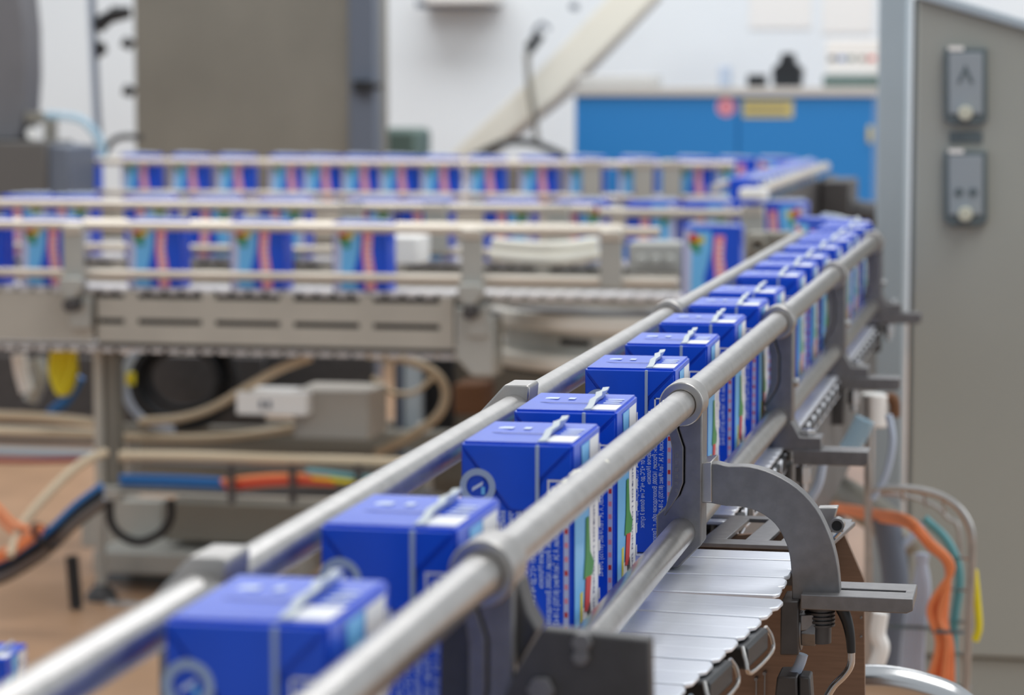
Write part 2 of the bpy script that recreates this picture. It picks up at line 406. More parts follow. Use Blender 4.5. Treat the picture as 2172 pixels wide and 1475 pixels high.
rr = [o for o in COL.objects if o.name == 'guide_rail'][0]
u = MB(); rnd = random.Random(3)
def fleck(y, ang, sz):
    c = Vector((XR + math.sin(ang) * RR, y, ZRT + math.cos(ang) * RR)); n_ = Vector((math.sin(ang), 0, math.cos(ang))); t_ = Vector((math.cos(ang), 0, -math.sin(ang)))
    k = 7; top = c + n_ * sz * .35
    ring_ = [c + t_ * math.cos(2 * math.pi * i / k) * sz * rnd.uniform(.5, 1) + Vector((0, 1, 0)) * math.sin(2 * math.pi * i / k) * sz * rnd.uniform(.8, 2.2) - n_ * .0003 for i in range(k)]
    u.add(ring_ + [top], [(i, (i + 1) % k, k) for i in range(k)])
for i in range(16): fleck(rnd.uniform(1.22, 1.30), rnd.uniform(-.9, -.2), rnd.uniform(.0010, .0026))
for i in range(12): fleck(rnd.uniform(1.54, 1.64), rnd.uniform(-.7, .1), rnd.uniform(.0005, .0012))
for i in range(26): fleck(rnd.uniform(1.70, 2.2), rnd.uniform(-.8, .5), rnd.uniform(.0004, .0012))
fleck(1.34, .55, .0024)
u.v = [v - rr.location for v in u.v]
fl = u.build('dried_milk', M['cream'], None); fl.parent = rr; fl['kind'] = 'stuff'; fl['label'] = 'cream dried milk flecks on the rail'
# ---- right hand clamps
CY_ = [1.06, 1.652, 2.235, 2.80, 3.385]
def px_poly(pts, Y): return [P(a, b, Y=Y) for a, b in pts]
def clamp(k):
    Y = CY_[k]; lab = ['upright rail clamp nearest the camera, blurred, with a dark steel plate at its foot',
                       'upright steel rail clamp in focus with a curved arch bracket',
                       'second upright steel rail clamp behind the arch bracket',
                       'third upright steel rail clamp behind the arch bracket',
                       'farthest upright rail clamp at the end of the right rails'][k]
    t = thing('rail_clamp', lab, 'clamp', (XR, Y, ZB - 0.02), 'rail clamps on the right')
    MB().ring((XR, Y - 0.004, ZRT), (0, 1, 0), 0.0142, 0.0091, 0.028, 36).build('collar', M['steel'], t, 0.0008)
    # upright: polygon in the Y plane, lateral x / height z
    x0, x1 = XR - 0.0100, XR + 0.0130
    zt = ZRT - 0.004; zb = ZRB - 0.0235
    if k in (0, 1): pts = [(XR - 0.002, zt), (x1, zt + 0.002), (x1, ZRB - 0.008), (x1 - 0.015, zb), (x0 - .006, zb), (x0 - .006, ZRB + .0105), (XR - 0.0008, ZRB + 0.024), (XR + .0020, ZRB + .032), (XR + .0020, ZRT - .028), (XR - 0.002, ZRT - 0.016)]
    else: pts = [(XR - 0.002, zt), (x1, zt + 0.002), (x1, 0.600), (x1 - 0.004, 0.594), (x0 + 0.003, 0.594), (x0, ZRB - .004), (x0, ZRB + .0105), (XR - 0.0008, ZRB + 0.024), (XR + .0020, ZRB + .032), (XR + .0020, ZRT - .028), (XR - 0.002, ZRT - 0.016)]
    MB().prism([(x, Y, z) for x, z in pts], (0, 0.026, 0)).build('upright', M['dull'], t, 0.0010)
    # inner jaw separated by the dark joint line
    g = 0.0007
    pj = [(XR - 0.010, zt - .004), (XR - 0.0025, zt - .006), (XR - 0.002 - g, ZRT - 0.016), (XR + .0020 - g, ZRT - .028), (XR + .0020 - g, ZRB + .032), (XR - 0.0008 - g, ZRB + .024), (x0, ZRB + .0105), (XR - .0115, ZRB + .010), (XR - .0080, ZRB + .024), (XR - .0060, ZRB + .030), (XR - .0060, ZRT - .030)]
    MB().prism([(x, Y - 0.0005, z) for x, z in pj], (0, 0.024, 0)).build('inner_jaw', M['dull'], t, 0.0006)
    if k == 1:
        e = MB()
        for i in range(6): e.box(XR - .0042, XR - .0022, Y - .0009, Y - .0004, ZRB + .036 - .0045 * i + .012, ZRB + .0385 - .0045 * i + .012)
        e.build('embossed_marks', M['dull'], t, 0.0002)
    b = MB(); hexa((XR + 0.012, Y + 0.013, ZRB + 0.030), (1, 0, 0), 0.0045, 0.005, b)
    b.build('bolt', M['chrome'], t, 0.0004)
    return t
K = [clamp(k) for k in range(5)]
# arch bracket + slotted arm on clamp 1
Y1 = CY_[1]
outer = [(1486, 985), (1520, 984), (1545, 990), (1590, 991), (1640, 1006), (1690, 1036), (1730, 1079), (1757, 1132), (1772, 1180), (1779, 1225), (1782, 1275)]
inner = [(1680, 1272), (1679, 1225), (1675, 1180), (1664, 1145), (1644, 1112), (1612, 1088), (1575, 1076), (1540, 1074), (1508, 1068), (1486, 1068)]
sm_ = lambda q: [(v.x, v.y) for v in spline([(a, b, 0) for a, b in q], 3)]
pb = MB(); pb.prism(px_poly(sm_(outer) + sm_(inner), Y1 + 0.006), (0, 0.014, 0)); pb.build('arch_bracket', M['dull'], K[1], 0.0006)
q = MB(); q.prism(px_poly([(1482, 984), (1509, 980), (1510, 1066), (1484, 1066)], Y1 + 0.004), (0, 0.034, 0)); q.build('arch_foot', M['steel'], K[1], 0.0006)
def arm(t, Y, x0, x1, ztop, h=0.0135, dpt=0.03, slot=True):
    mb = MB(); a = x1 - 0.004
    mb.prism([(x0, Y, ztop), (x1, Y, ztop), (x1, Y, ztop - h * .8), (a, Y, ztop - h), (x0, Y, ztop - h)], (0, dpt * .42, 0))
    mb.prism([(x0, Y + dpt * .56, ztop), (x1, Y + dpt * .56, ztop), (x1, Y + dpt * .56, ztop - h * .8), (a, Y + dpt * .56, ztop - h), (x0, Y + dpt * .56, ztop - h)], (0, dpt * .44, 0))
    mb.box(x1 - 0.006, x1, Y + dpt * .42, Y + dpt * .56, ztop - h * .8, ztop)
    mb.build('slotted_arm', M['dull'], t, 0.0006)
    d = MB().box(x0, x1 - .006, Y + dpt * .42, Y + dpt * .56, ztop - h * .7, ztop - h * .45); d.build('slot_floor', M['dark_steel'], t)
pA = P(1700, 1258, Y=Y1); pB = P(1930, 1258, Y=Y1)
arm(K[1], Y1 - 0.006, pA.x, P(1938, 1258, Y=Y1).x, P(1850, 1264, Y=Y1).z, 0.0095, 0.050)
def xat(px, Y): return P(px, 900, Y=Y).x
def zat(px, py, Y): return P(px, py, Y=Y).z
for k, (a, b, y0, hh, dp) in {2: (1690, 1843, 958, 0.0125, .03), 3: (1772, 1908, 803, .0125, .03), 4: (1870, 1950, 665, 0.0135, .03)}.items():
    Y = CY_[k]; arm(K[k], Y - 0.004, xat(a - 6, Y), xat(b, Y), zat(b, y0, Y), hh, dp)
    ft = MB(); zf = zat(a, y0, Y)
    ft.prism([(XR + .010, Y - .002, zf + .024), (XR + .0125, Y - .002, zf + .026), (XR + .020, Y - .002, zf + .0125), (XR + .038, Y - .002, zf + .0125), (XR + .038, Y - .002, zf + .0005), (XR - .004, Y - .002, zf + .0005), (XR - .004, Y - .002, zf + .02)], (0, .03, 0))
    ft.build('foot', M['dull'], K[k], 0.0008)
    bo = MB(); hexa((XR + .026, Y + .013, zf + .0125), (0, 0, 1), .0070, .005, bo); bo.build('bolt', M['chrome'], K[k], .0004)
    bl = MB(); bl.box(XR - .006, XR + .012, Y, Y + .028, zf - .050, zf - hh); bl.build('mounting_block', M['dark_steel'], K[k], 0.001)
    b2 = MB(); hexa((XR + .022, Y + .012, zf - .014), (0, 0, -1), .0075, .014, b2); b2.cyl((XR + .022, Y + .012, zf - .012), (XR + .022, Y + .012, zf - .036), .004); b2.build('nut', M['chrome'], K[k], .0004)
# block, bolts and levers under the arm of clamp 1
u = MB(); u.prism(px_poly([(1656, 1276), (1694, 1276), (1694, 1391), (1654, 1391)], Y1 - 0.002), (0, 0.036, 0)); u.build('mounting_block', M['dark_steel'], K[1], .001)
u = MB(); c = P(1712, 1380, Y=Y1); hexa((c.x - .004, Y1 + .010, c.z + .012), (0, 0, 1), .0085, .010, u)
u.tube([(xat(1694, Y1), Y1 + .012, c.z + .010), (xat(1703, Y1), Y1 + .012, c.z + .010)], .0125, 24)
u.tube([(xat(1703, Y1), Y1 + .012, c.z + .010), (xat(1733, Y1), Y1 + .012, c.z + .010)], .0100, 6)
u.build('hexagon_bolt', M['dull'], K[1], .0005)
u = MB(); c = P(1735, 1300, Y=Y1)
u.tube([(c.x, Y1 + .014, c.z + .010), (c.x, Y1 + .014, c.z - .022)], .0075, 18)
for i in range(7): u.ring((c.x, Y1 + .014, c.z + .006 - i * .0026), (0, 0, -1), .0098, .007, .0013, 20)
u.build('threaded_stud', M['dark_steel'], K[1])
u = MB()
u.tube([P(a, b, Y=Y1 + .01) for a, b in spline([(1784, 1292, 0), (1796, 1320, 0), (1803, 1350, 0), (1806, 1385, 0)], 5) for _ in (0,)] if False else [P(v.x, v.y, Y=Y1 + .01) for v in spline([(1784, 1288, 0), (1796, 1316, 0), (1803, 1348, 0), (1806, 1385, 0)], 5)], [.0042 - .0001 * i for i in range(16)], 12)
u.build('lever', M['blackp'], K[1])
u = MB(); u.tube([P(v.x, v.y, Y=Y1 + .01) for v in spline([(1806, 1383, 0), (1804, 1412, 0), (1790, 1434, 0), (1768, 1456, 0), (1748, 1490, 0)], 5)], .0025, 10); u.build('lever_rod', M['chrome'], K[1])
u = MB(); u.tube([P(v.x, v.y, Y=Y1 + .016) for v in spline([(1703, 1388, 0), (1696, 1410, 0), (1686, 1428, 0), (1672, 1445, 0)], 5)], .0036, 10); u.build('lever_rod', M['gcable'], K[1])
u = MB(); u.prism(px_poly([(1648, 1436), (1690, 1436), (1692, 1500), (1640, 1500)], Y1 + .0), (0, .03, 0)); u.prism(px_poly([(1694, 1436), (1718, 1438), (1722, 1500), (1694, 1500)], Y1 + .004), (0, .02, 0)); u.build('mounting_block', M['dark_steel'], K[1], .0012)
# foot plate on clamp 0, its shaded tone put into the steel colour
Y0 = 1.055
u = MB(); u.prism(px_poly([(1150, 1335), (1378, 1358), (1384, 1640), (1062, 1640), (1062, 1500), (1096, 1420)], Y0), (0, 0.011, 0)); u.build('foot_plate', M['dark_steel'], K[0], .0012)
u = MB()
for a, b, r in ((1236, 1362, .0045), (1234, 1392, .0038), (1150, 1462, .0060)):
    c = P(a, b, Y=Y0); hexa((c.x, Y0 - .0035, c.z), (0, 1, 0), r, .004, u)
u.build('bolt', M['dull'], K[0], .0005)
u = MB(); u.prism(px_poly([(1062, 1250), (1100, 1235), (1118, 1300), (1140, 1340), (1090, 1430), (1058, 1500), (1010, 1640), (930, 1640), (935, 1330)], Y0 + .012), (0, .02, 0)); u.build('side_web', M['dark_steel'], K[0], .001)

# ---- left hand clamps
for k, Y in enumerate((0.968, 1.566, 2.21)):
    t = thing('rail_clip', ['blurred steel clip on the left rail nearest the camera', 'angular steel clip with a chamfered shoulder on the left rail, in focus', 'rounded steel clip farthest along the left rail'][k], 'clamp', (XL, Y, ZLT), 'clips on the left rail')
    zc = ZLT
    if k == 2: MB().ring((XL, Y, zc), (0, 1, 0), 0.0142, 0.0091, 0.024, 32).build('clip_body', M['steel'], t, .001)
    else: MB().prism([(XL + .0085, Y, zc + .002), (XL + .0095, Y, zc + .0130), (XL + .0085, Y, zc + .0150), (XL - .006, Y, zc + .0150), (XL - .0215, Y, zc - .002), (XL - .0215, Y, zc - .010), (XL - .008, Y, zc - .010), (XL - .004, Y, zc + .002)], (0, .030, 0)).build('clip_body', M['steel'], t, .001)
    MB().prism([(XL - .009, Y + .002, zc - .002), (XL - .020, Y + .002, zc - .004), (XL - .020, Y + .002, ZRB - .03), (XL - .009, Y + .002, ZRB - .03)], (0, .022, 0)).build('clip_upright', M['dull'], t, .001)

# ================================================================== belts of the front conveyor
def slat_mesh(w, p, t=.0028):
    mb = MB()
    mb.prism([(-w / 2, -p * .50, 0), (-w / 2, p * .42, 0), (w / 2 - .003, p * .42, 0), (w / 2, p * .20, 0), (w / 2, -p * .30, 0), (w / 2 - .003, -p * .50, 0)], (0, 0, -t))
    return mb
bt = thing('slat_belt', 'wide curved belt of bright overlapping steel slats at the near end', 'conveyor belt', (-.25, 1.2, ZB))
pr = slat_mesh(.170, .030).build('slat', M['slat'], None, .0007); pr.parent = bt
gm = MB(); gm.ring((0, 0, 0), (0, 1, 0), .0105, .0080, .026, 16); link_me = None
edge = lambda y: -0.148 - 0.107 * (1.66 - y) if y < 1.60 else -0.162
n = 0; yy = 0.46
li = MB()
for s_ in (0, 1):
    pass
li.tube([(v.x, v.y, v.z) for v in spline([(.001, -.030, -.002), (.004, -.034, -.009), (.006, -.030, -.0165), (.006, .026, -.0165), (.005, .032, -.009), (.002, .028, -.002)], 4)], .0013, 8)
lnk = li.build('side_link', M['rail'], None); lnk.parent = bt
lb_ = MB().box(-.030, .0040, -.029, .027, -.0155, -.002).build('link_roller', M['black'], None, .002); lb_.parent = bt  # black block stands in for the dark opening inside each link
frst = True; lf = True; j = 0
while yy < 1.735:
    ang = .10 if yy < 1.60 else 0
    cx = edge(yy) - .085
    o = pr if frst else pr.copy()
    if not frst: COL.objects.link(o); o.parent = bt
    frst = False
    o.location = Vector((cx, yy, ZB - .0005 * (j % 2))) - bt.location; o.rotation_euler = (0.010, 0, -ang)
    if j % 3 == 1 and yy < 1.54:
        for src in (lnk, lb_):
            o2 = src if lf else src.copy()
            if not lf: COL.objects.link(o2); o2.parent = bt
            o2.location = Vector((edge(yy) + .001, yy, ZB - .002)) - bt.location; o2.rotation_euler = (0, 0, -ang)
        lf = False
    yy += .030; j += 1
# far belt
fb = thing('slat_belt', 'narrow belt of steel slats under the cartons beyond the slotted plate', 'conveyor belt', (XC, 1.9, ZB))
pr = slat_mesh(.100, .0254).build('slat', M['slat'], None, .0006); pr.parent = fb
yy = 1.86; frst = True
j = 0
while yy < 3.56:
    o = pr if frst else pr.copy()
    if not frst: COL.objects.link(o); o.parent = fb
    o.location = Vector((XC, yy, ZB)) - fb.location; o.rotation_euler = (.01, 0, 0)
    if j % 2 == 0:
        if frst:
            lk = MB(); lk.tube([(v.x, v.y, v.z) for v in spline([(0, -.018, -.0035), (0, -.022, -.010), (0, -.018, -.017), (0, .018, -.017), (0, .022, -.010), (0, .018, -.0035)], 3)], .0014, 8)
            lk = lk.build('side_link', M['slat'], None); rl = MB().box(-.012, .0022, -.017, .017, -.0160, -.0035).build('link_roller', M['black'], None, .002)  # black block again paints the dark link opening
            lk.parent = fb; rl.parent = fb; l1, l2 = lk, rl
        else:
            l1 = lk.copy(); l2 = rl.copy(); COL.objects.link(l1); COL.objects.link(l2); l1.parent = fb; l2.parent = fb
        for q_ in (l1, l2): q_.location = Vector((XC + .0515, yy, ZB - .002)) - fb.location
    frst = False; yy += .0254; j += 1
bc = MB()
for k in range(12):
    a0, a1 = math.radians(k * 7.5 + .4), math.radians(k * 7.5 + 7.1); c0 = Vector((XC - RB, YB, ZB))
    f_ = lambda r, a: c0 + Vector((math.cos(a) * r, math.sin(a) * r, 0))
    bs = MB(); bs.prism([f_(RB - .05, a0), f_(RB + .05, a0), f_(RB + .05, a1), f_(RB - .05, a1)], (0, 0, -.003)); bs.build('slat', M['slat'], fb)
# slotted transfer plate
tp = thing('slotted_plate', 'flat grey steel transfer plate with slanted slots behind the arch bracket', 'plate', (-.20, 1.78, ZB))
Yt0, Yt1 = 1.752, 1.87; xa, xb, xc_ = -.330, -.155, -.222
u = MB(); z = ZB + .001
u.prism([(xa, Yt0, z), (xb, Yt0, z), (xb, Yt0 + .018, z), (xa, Yt0 + .018, z)], (0, 0, -.003))
for x0 in (-.229, -.200, -.176, -.158):
    u.prism([(x0 - .006, Yt0 + .018, z), (x0 + .013, Yt0 + .018, z), (x0 + .022, Yt1 - .012, z), (x0 + .003, Yt1 - .012, z)] if x0 > -.17 else [(x0 - .004, Yt0 + .018, z), (x0 + .012, Yt0 + .018, z), (x0 + .018, Yt1 - .012, z), (x0 + .003, Yt1 - .012, z)], (0, 0, -.003))
u.prism([(xa, Yt1 - .012, z), (xb + .016, Yt1 - .012, z), (xb + .016, Yt1, z), (xa, Yt1, z)], (0, 0, -.003))
u.build('plate', M['dull'], tp, .0004)
MB().box(-.325, -.145, Yt0 + .02, Yt1, ZB - .03, ZB - .018).build('lower_bed', M['dark_steel'], tp)
# end bracket with roller at right of plate
u = MB(); u.prism(px_poly([(1734, 1078), (1777, 1077), (1762, 1128), (1740, 1165), (1734, 1130)], 1.80), (0, .012, 0)); u.build('end_bracket', M['steel'], tp, .0008)
c = P(1775, 1116, Y=1.78)
u = MB(); u.ring((c.x, 1.78, c.z), (0, 1, 0), .0050, .0036, .010, 20)
u.tube([(c.x + .002, 1.785, c.z - .0048), (c.x - .010, 1.785, c.z - .018)], .0012, 8); u.build('chain_end', M['chrome'], tp)
u = MB(); u.cyl((c.x, 1.782, c.z), (c.x, 1.792, c.z), .0036, 16); u.build('roller', M['black'], tp)

# side frame plate of the front conveyor, facing the camera
fr = thing('frame_plate', 'tall brown-tinted stainless frame plate under the near belt, right edge chamfered', 'machine frame', (-.15, 1.80, 0.0))
u = MB(); u.prism(px_poly([(1380, 1150), (1784, 1118), (1833, 1232), (1836, 1700), (1380, 1700)], 1.815), (0, .006, 0)); u.build('plate', M['plate'], fr, .0005)
u = MB()
for a, b in ((1604, 1440), (1622, 1428)):
    c = P(a, b, Y=1.812); u.tube([(c.x, 1.812, c.z), (c.x, 1.812, c.z - .06)], .0006, 6); u.cyl((c.x, 1.809, c.z), (c.x, 1.814, c.z), .0013, 10)
for a, b in ((1826, 1312), (1826, 1352)):
    c = P(a, b, Y=1.812); u.cyl((c.x, 1.812, c.z), (c.x, 1.8155, c.z), .0008, 8)
u.build('rivets', M['dull'], fr)
zfl = ZB - .035
u = MB().box(XC - .060, XC - .052, 1.83, 3.5, zfl - .09, ZB - .02); u.build('side_rail_plate', M['dull'], fr)
u = MB().box(XC + .040, XC + .044, 1.83, 3.5, zfl - .10, ZB - .022); u.build('side_rail_plate', M['dull'], fr)
u = MB().box(XC - .05, XC + .035, 1.8, 3.5, ZB - .014, ZB - .008); u.build('belt_bed', M['dark_steel'], fr)
for yq in (2.6, 3.42):
    MB().box(XC - .03, XC + .01, yq, yq + .04, FZ, zfl - .05).build('leg', M['dull'], fr, .002)
MB().box(-.345, -.20, .5, .54, FZ, ZB - .05).build('leg', M['dull'], fr, .002)
MB().box(-.345, -.335, .35, 1.83, ZB - .10, ZB - .012).build('side_rail_plate', M['dull'], fr)
u = MB().box(XC - .08, XC + .03, .35, 1.76, ZB - .020, ZB - .012); u.build('belt_bed', M['dark_steel'], fr)

# ================================================================== rear conveyors
def slats_line(t, xs, Yc, z, wy, sgn=1):
    pass
def rear_conveyor(name, label, x0, x1, Y, z, posts, detail=True, slots=True, depth=.11, legs=(), rails=True, gaps=()):
    t = thing('conveyor', label, 'conveyor', ((x0 + x1) / 2, Y, 0))
    y0, y1 = Y - .040, Y + .060 - .02 + .03
    # front side plate with long slots
    zt, zb = z - .013, z - .100
    u = MB(); pitch = .147; x = x1
    while x > x0 + .01:
        xa = max(x - pitch, x0)
        if slots:
            tabw = .026
            u.box(x - tabw, x, y0 - .004, y0, zb, zt + .006)
            u.box(xa, x - tabw, y0 - .004, y0, zb, z - .066)
            u.box(xa, x - tabw, y0 - .004, y0, z - .056, zt - .006)
        else: u.box(xa, x - .002, y0 - .004, y0, zb, zt)
        x -= pitch
    u.build('side_plate', M['tan_steel'], t)
    MB().box(x0, x1, y0 + .012, y0 + .016, zb + .004, z - .008).build('inner_channel', M['black'], t)  # black sheet painted as the dark interior behind the slots
    MB().box(x0, x1, y1, y1 + .004, zb, zt).build('side_plate', M['tan_steel'], t)
    MB().box(x0, x1, y0 - .002, y0 + .010, z - .1075, z - .101).build('lower_wear_strip', M['black'], t)
    # chain: upper run and return run, each slat a piece
    p = .0317
    a = MB().box(-p * .44, p * .44, y0 + .004 - Y, y1 - .004 - Y, -.004, 0); a.box(-.0115, .0115, y0 + .001 - Y, y0 + .008 - Y, -.0095, -.0035)
    sm = a.build('slat', M['slat2'], None, .0008); sm.parent = t
    x = x0 + p / 2; f1 = True
    while x < x1:
        for zz, fl in ((z, 0), (z - .1085, 0)):
            if zz != z and not detail: continue
            o = sm if f1 else sm.copy()
            if not f1: COL.objects.link(o); o.parent = t
            f1 = False; o.location = Vector((x, Y, zz)) - t.location
        x += p
    for lx in legs:
        MB().box(lx - .016, lx + .016, Y - .016, Y + .016, FZ, zb).build('leg', M['tan_steel'], t, .002)
    return t
M['slat2'] = mat('chain_slat', (222, 218, 216), 0.4, 0.6)
def rear_rail(p, q, r, label):
    mb = MB(); mb.cyl(p, q, r, 16); return solo('guide_rail', mb, M['rail2'], label, 'rail', 'guide rails of the rear conveyors')
M['rail2'] = mat('rear_rail_steel', (206, 197, 184), 0.33, 0.6, var=.05, scale=14)
M['rbr'] = mat('rear_bracket_steel', (178, 178, 172), 0.45, 0.4, var=.05, scale=14)
def rear_bracket(x, Y, z, label, w=.034, foot=True):
    t = thing('rail_bracket', label, 'bracket', (x, Y, z), 'brackets on the rear conveyors')
    MB().box(x - w / 2, x + w / 2, Y - .066, Y - .056, z + .016, z + .118).build('upright', M['rbr'], t, .002)
    MB().box(x - w / 2 + .002, x + w / 2 - .002, Y - .070, Y - .048, z + .098, z + .116).build('rail_grip', M['rail2'], t, .003)
    if foot:
        MB().prism([(x - w * .55, Y - .085, z + .020), (x + w * .55, Y - .085, z + .020), (x + w * .55, Y - .085, z + .002), (x + w * .2, Y - .085, z - .018), (x - w * .3, Y - .085, z - .018), (x - w * .55, Y - .085, z)], (0, .035, 0)).build('foot', M['rbr'], t, .003)
        MB().cyl((x, Y - .09, z - .030), (x, Y - .045, z - .030), .013, 18).build('knob', M['dark_steel'], t, .002)
        MB().box(x - .012, x + .028, Y - .058, Y - .044, z - .075, z - .02).build('support_bar', M['rbr'], t, .002)
    return t

# conveyor A
ZA, YA = 0.536, 4.58
xA = lambda px, y=600: P(px, y, Y=YA - .045).x
A = rear_conveyor('A', 'nearest of the three rear conveyors, tan steel side with long slots', xA(205), xA(962), YA, ZA, (), legs=())
u = MB(); u.box(xA(-140), xA(196), YA - .044, YA - .040, ZA - .1, ZA - .010); u.build('side_plate', M['tan_steel'], A)
MB().box(xA(-140), xA(205), YA + .03, YA + .034, ZA - .1, ZA - .01).build('side_plate', M['tan_steel'], A)
p = .0317; x = xA(205) - p / 2; src = [o for o in A.children if o.name.startswith('slat')][0]
while x > xA(-140):
    for zz in (ZA, ZA - .1085):
        o = src.copy(); COL.objects.link(o); o.parent = A; o.location = Vector((x, YA, zz)) - A.location
    x -= p
x = xA(962) + p / 2
while x < xA(1640):
    o = src.copy(); COL.objects.link(o); o.parent = A; o.location = Vector((x, YA, ZA)) - A.location; x += p
MB().box(xA(962), xA(1640), YA - .03, YA + .03, ZA - .022, ZA - .008).build('inner_channel', M['rbr'], A)
rear_rail((xA(-140), YA - .050, ZA + .113), (xA(1400), YA - .050, ZA + .113), .0085, 'upper front rail of the nearest rear conveyor, above its slotted side')
rear_rail((xA(-140), YA - .050, ZA + .026), (xA(1440), YA - .050, ZA + .026), .0080, 'lower front rail of the nearest rear conveyor, above its slotted side')
rear_rail((xA(-140), YA + .048, ZA + .113), (xA(1300), YA + .048, ZA + .113), .0075, 'upper far rail of the nearest rear conveyor, behind its cartons')
for px, l in ((157, 'left flat steel bracket of the nearest rear conveyor'), (1002, 'middle flat steel bracket, at the right end of the slotted side'), (1297, 'right flat steel bracket above the drum of the curved conveyor')):
    rear_bracket(P(px, 530, Y=YA - .06).x, YA, ZA, l, .040, px < 1200)
for px in (98, 326, 545, 764, 1508, -50):
    c = P(px, 540, Y=YA - .03)
    carton(c.x, YA, ZA, math.pi / 2 + math.radians(random.uniform(-1, 1)), 'milk carton on the nearest rear conveyor, %s' % {98: 'leftmost, cut by a bracket', 326: 'just right of the left bracket', 545: 'midway between the brackets', 764: 'just left of the middle bracket', 1508: 'alone at the right end by the front belt', -50: 'at the left picture edge'}[px], 'cartons on the nearest rear conveyor', True)
# conveyor B
ZB2, YB2 = 0.553, 5.15
xB = lambda px, y=430: P(px, y, Y=YB2 - .045).x
B = rear_conveyor('B', 'middle rear conveyor, its side seen between the cartons of the nearest one', xB(-160), xB(1640), YB2, ZB2, (), slots=True)
rear_rail((xB(-160), YB2 - .050, ZB2 + .107), (xB(1262), YB2 - .050, ZB2 + .107), .0095, 'upper front rail of the middle rear conveyor with bright highlights')
rear_rail((xB(1270), YB2 - .035, ZB2 + .100), (xB(1570), YB2 - .035, ZB2 + .100), .0095, 'short upper rail at the right end of the middle rear conveyor')
rear_rail((xB(-160), YB2 - .050, ZB2 + .020), (xB(1262), YB2 - .050, ZB2 + .020), .0085, 'lower front rail of the middle rear conveyor')
for px, l in ((926, 'flat bracket of the middle rear conveyor left of centre, under the bright rail'), (1184, 'flat bracket of the middle rear conveyor below the brightest highlight'), (1597, 'white-topped grey bracket at the right end of the middle rear conveyor'), (745, 'narrow bracket of the middle rear conveyor')):
    rear_bracket(P(px, 430, Y=YB2 - .06).x, YB2, ZB2, l, .046, False)
wc = MB(); c = P(1597, 413, Y=YB2 - .08); wc.box(c.x - .026, c.x + .026, YB2 - .09, YB2 - .03, c.z - .010, c.z + .012); solo('bracket_cap', wc, M['paper'], 'bright white cap on the end bracket of the middle rear conveyor', 'cap', None, .004)  # white block painted as the bright highlight on the bracket top
for i, px in enumerate((50, 145, 312, 450, 598, 785, 900, 1078, 1230, 1382, 1500, 1655)):
    c = P(px, 470, Y=YB2 - .03)
    carton(c.x, YB2, ZB2, math.pi / 2 + math.radians(random.uniform(-1, 1)), 'blue milk carton on the middle rear conveyor, %s from the left' % ('first' if i == 0 else ORD[i]), 'cartons on the middle rear conveyor', True)
# conveyor C
ZC, YC = 0.589, 6.86
xC = lambda px, y=350: P(px, y, Y=YC - .045).x
C = rear_conveyor('C', 'farthest rear conveyor, carrying small cartons in front of the wall', xC(152), xC(1730), YC, ZC, (), slots=False, detail=False)
rear_rail((xC(140), YC - .050, ZC + .105), (xC(1560), YC - .050, ZC + .105), .0095, 'upper front rail of the farthest rear conveyor')
rear_rail((xC(140), YC - .050, ZC + .020), (xC(1560), YC - .050, ZC + .020), .0085, 'lower front rail of the farthest rear conveyor')
for px, l in ((1255, 'flat bracket of the farthest rear conveyor before the blue cabinet'), (1425, 'second flat bracket of the farthest rear conveyor before the blue cabinet'), (1365, 'pale grip on the farthest rear conveyor rail')):
    rear_bracket(P(px, 360, Y=YC - .06).x, YC, ZC, l, .05, False)
for i, px in enumerate((165, 295, 398, 495, 608, 680, 762, 842, 930, 1028, 1140, 1240, 1350, 1470, 1560, 1645)):
    c = P(px, 370, Y=YC - .03)
    carton(c.x, YC, ZC, math.pi / 2 + math.radians(random.uniform(-2, 2)), 'small blue milk carton on the farthest rear conveyor, %s from the left' % ('first' if i == 0 else ORD[i]), 'cartons on the farthest rear conveyor', True)
# connecting run on the right, running towards the camera
XD = P(1690, 360, Y=6.5).x
Dv = thing('conveyor', 'short conveyor at the right joining the farthest and middle rear conveyors', 'conveyor', (XD, 6.0, 0))
MB().box(XD - .05, XD + .05, 5.35, 6.80, ZC - .10, ZC - .004).build('bed', M['rbr'], Dv)
MB().box(XD + .062, XD + .068, 5.35, 6.80, ZC - .10, ZC + .085).build('side_plate', M['dark_steel'], Dv)
for k in range(45):
    MB().box(XD - .045, XD + .045, 5.36 + k * .0317, 5.36 + k * .0317 + .029, ZC - .004, ZC).build('slat', M['slat2'], Dv)
MB().box(XD - .03, XD + .03, 6.3, 6.36, FZ, ZC - .1).build('leg', M['dark_steel'], Dv)
rear_rail((XD + .05, 5.3, ZC + .105), (XD + .05, 6.75, ZC + .105), .011, 'right rail of the short joining conveyor, pointing at the camera')
rear_rail((XD - .05, 5.3, ZC + .105), (XD - .05, 6.75, ZC + .105), .010, 'left rail of the short joining conveyor, pointing at the camera')
for k in range(12):
    carton(XD, 5.42 + k * .115, ZC, math.radians(random.uniform(-2, 2)), 'blue milk carton on the short joining conveyor at the right, %s from its near end' % ('first' if k == 0 else ORD[k]), 'cartons on the short joining conveyor', True)
# drive unit with motor behind
u = MB(); c = P(1745, 400, Y=6.4); u.box(c.x + .0, c.x + .07, 6.35, 6.6, .35, c.z + .02); u.tube([(c.x + .03, 6.42, .60), (c.x + .14, 6.42, .585)], .032, 18)
solo('drive_motor', u, M['dark_steel'], 'dark drive motor beside the short joining conveyor in front of the blue cabinet', 'motor', None, .004)

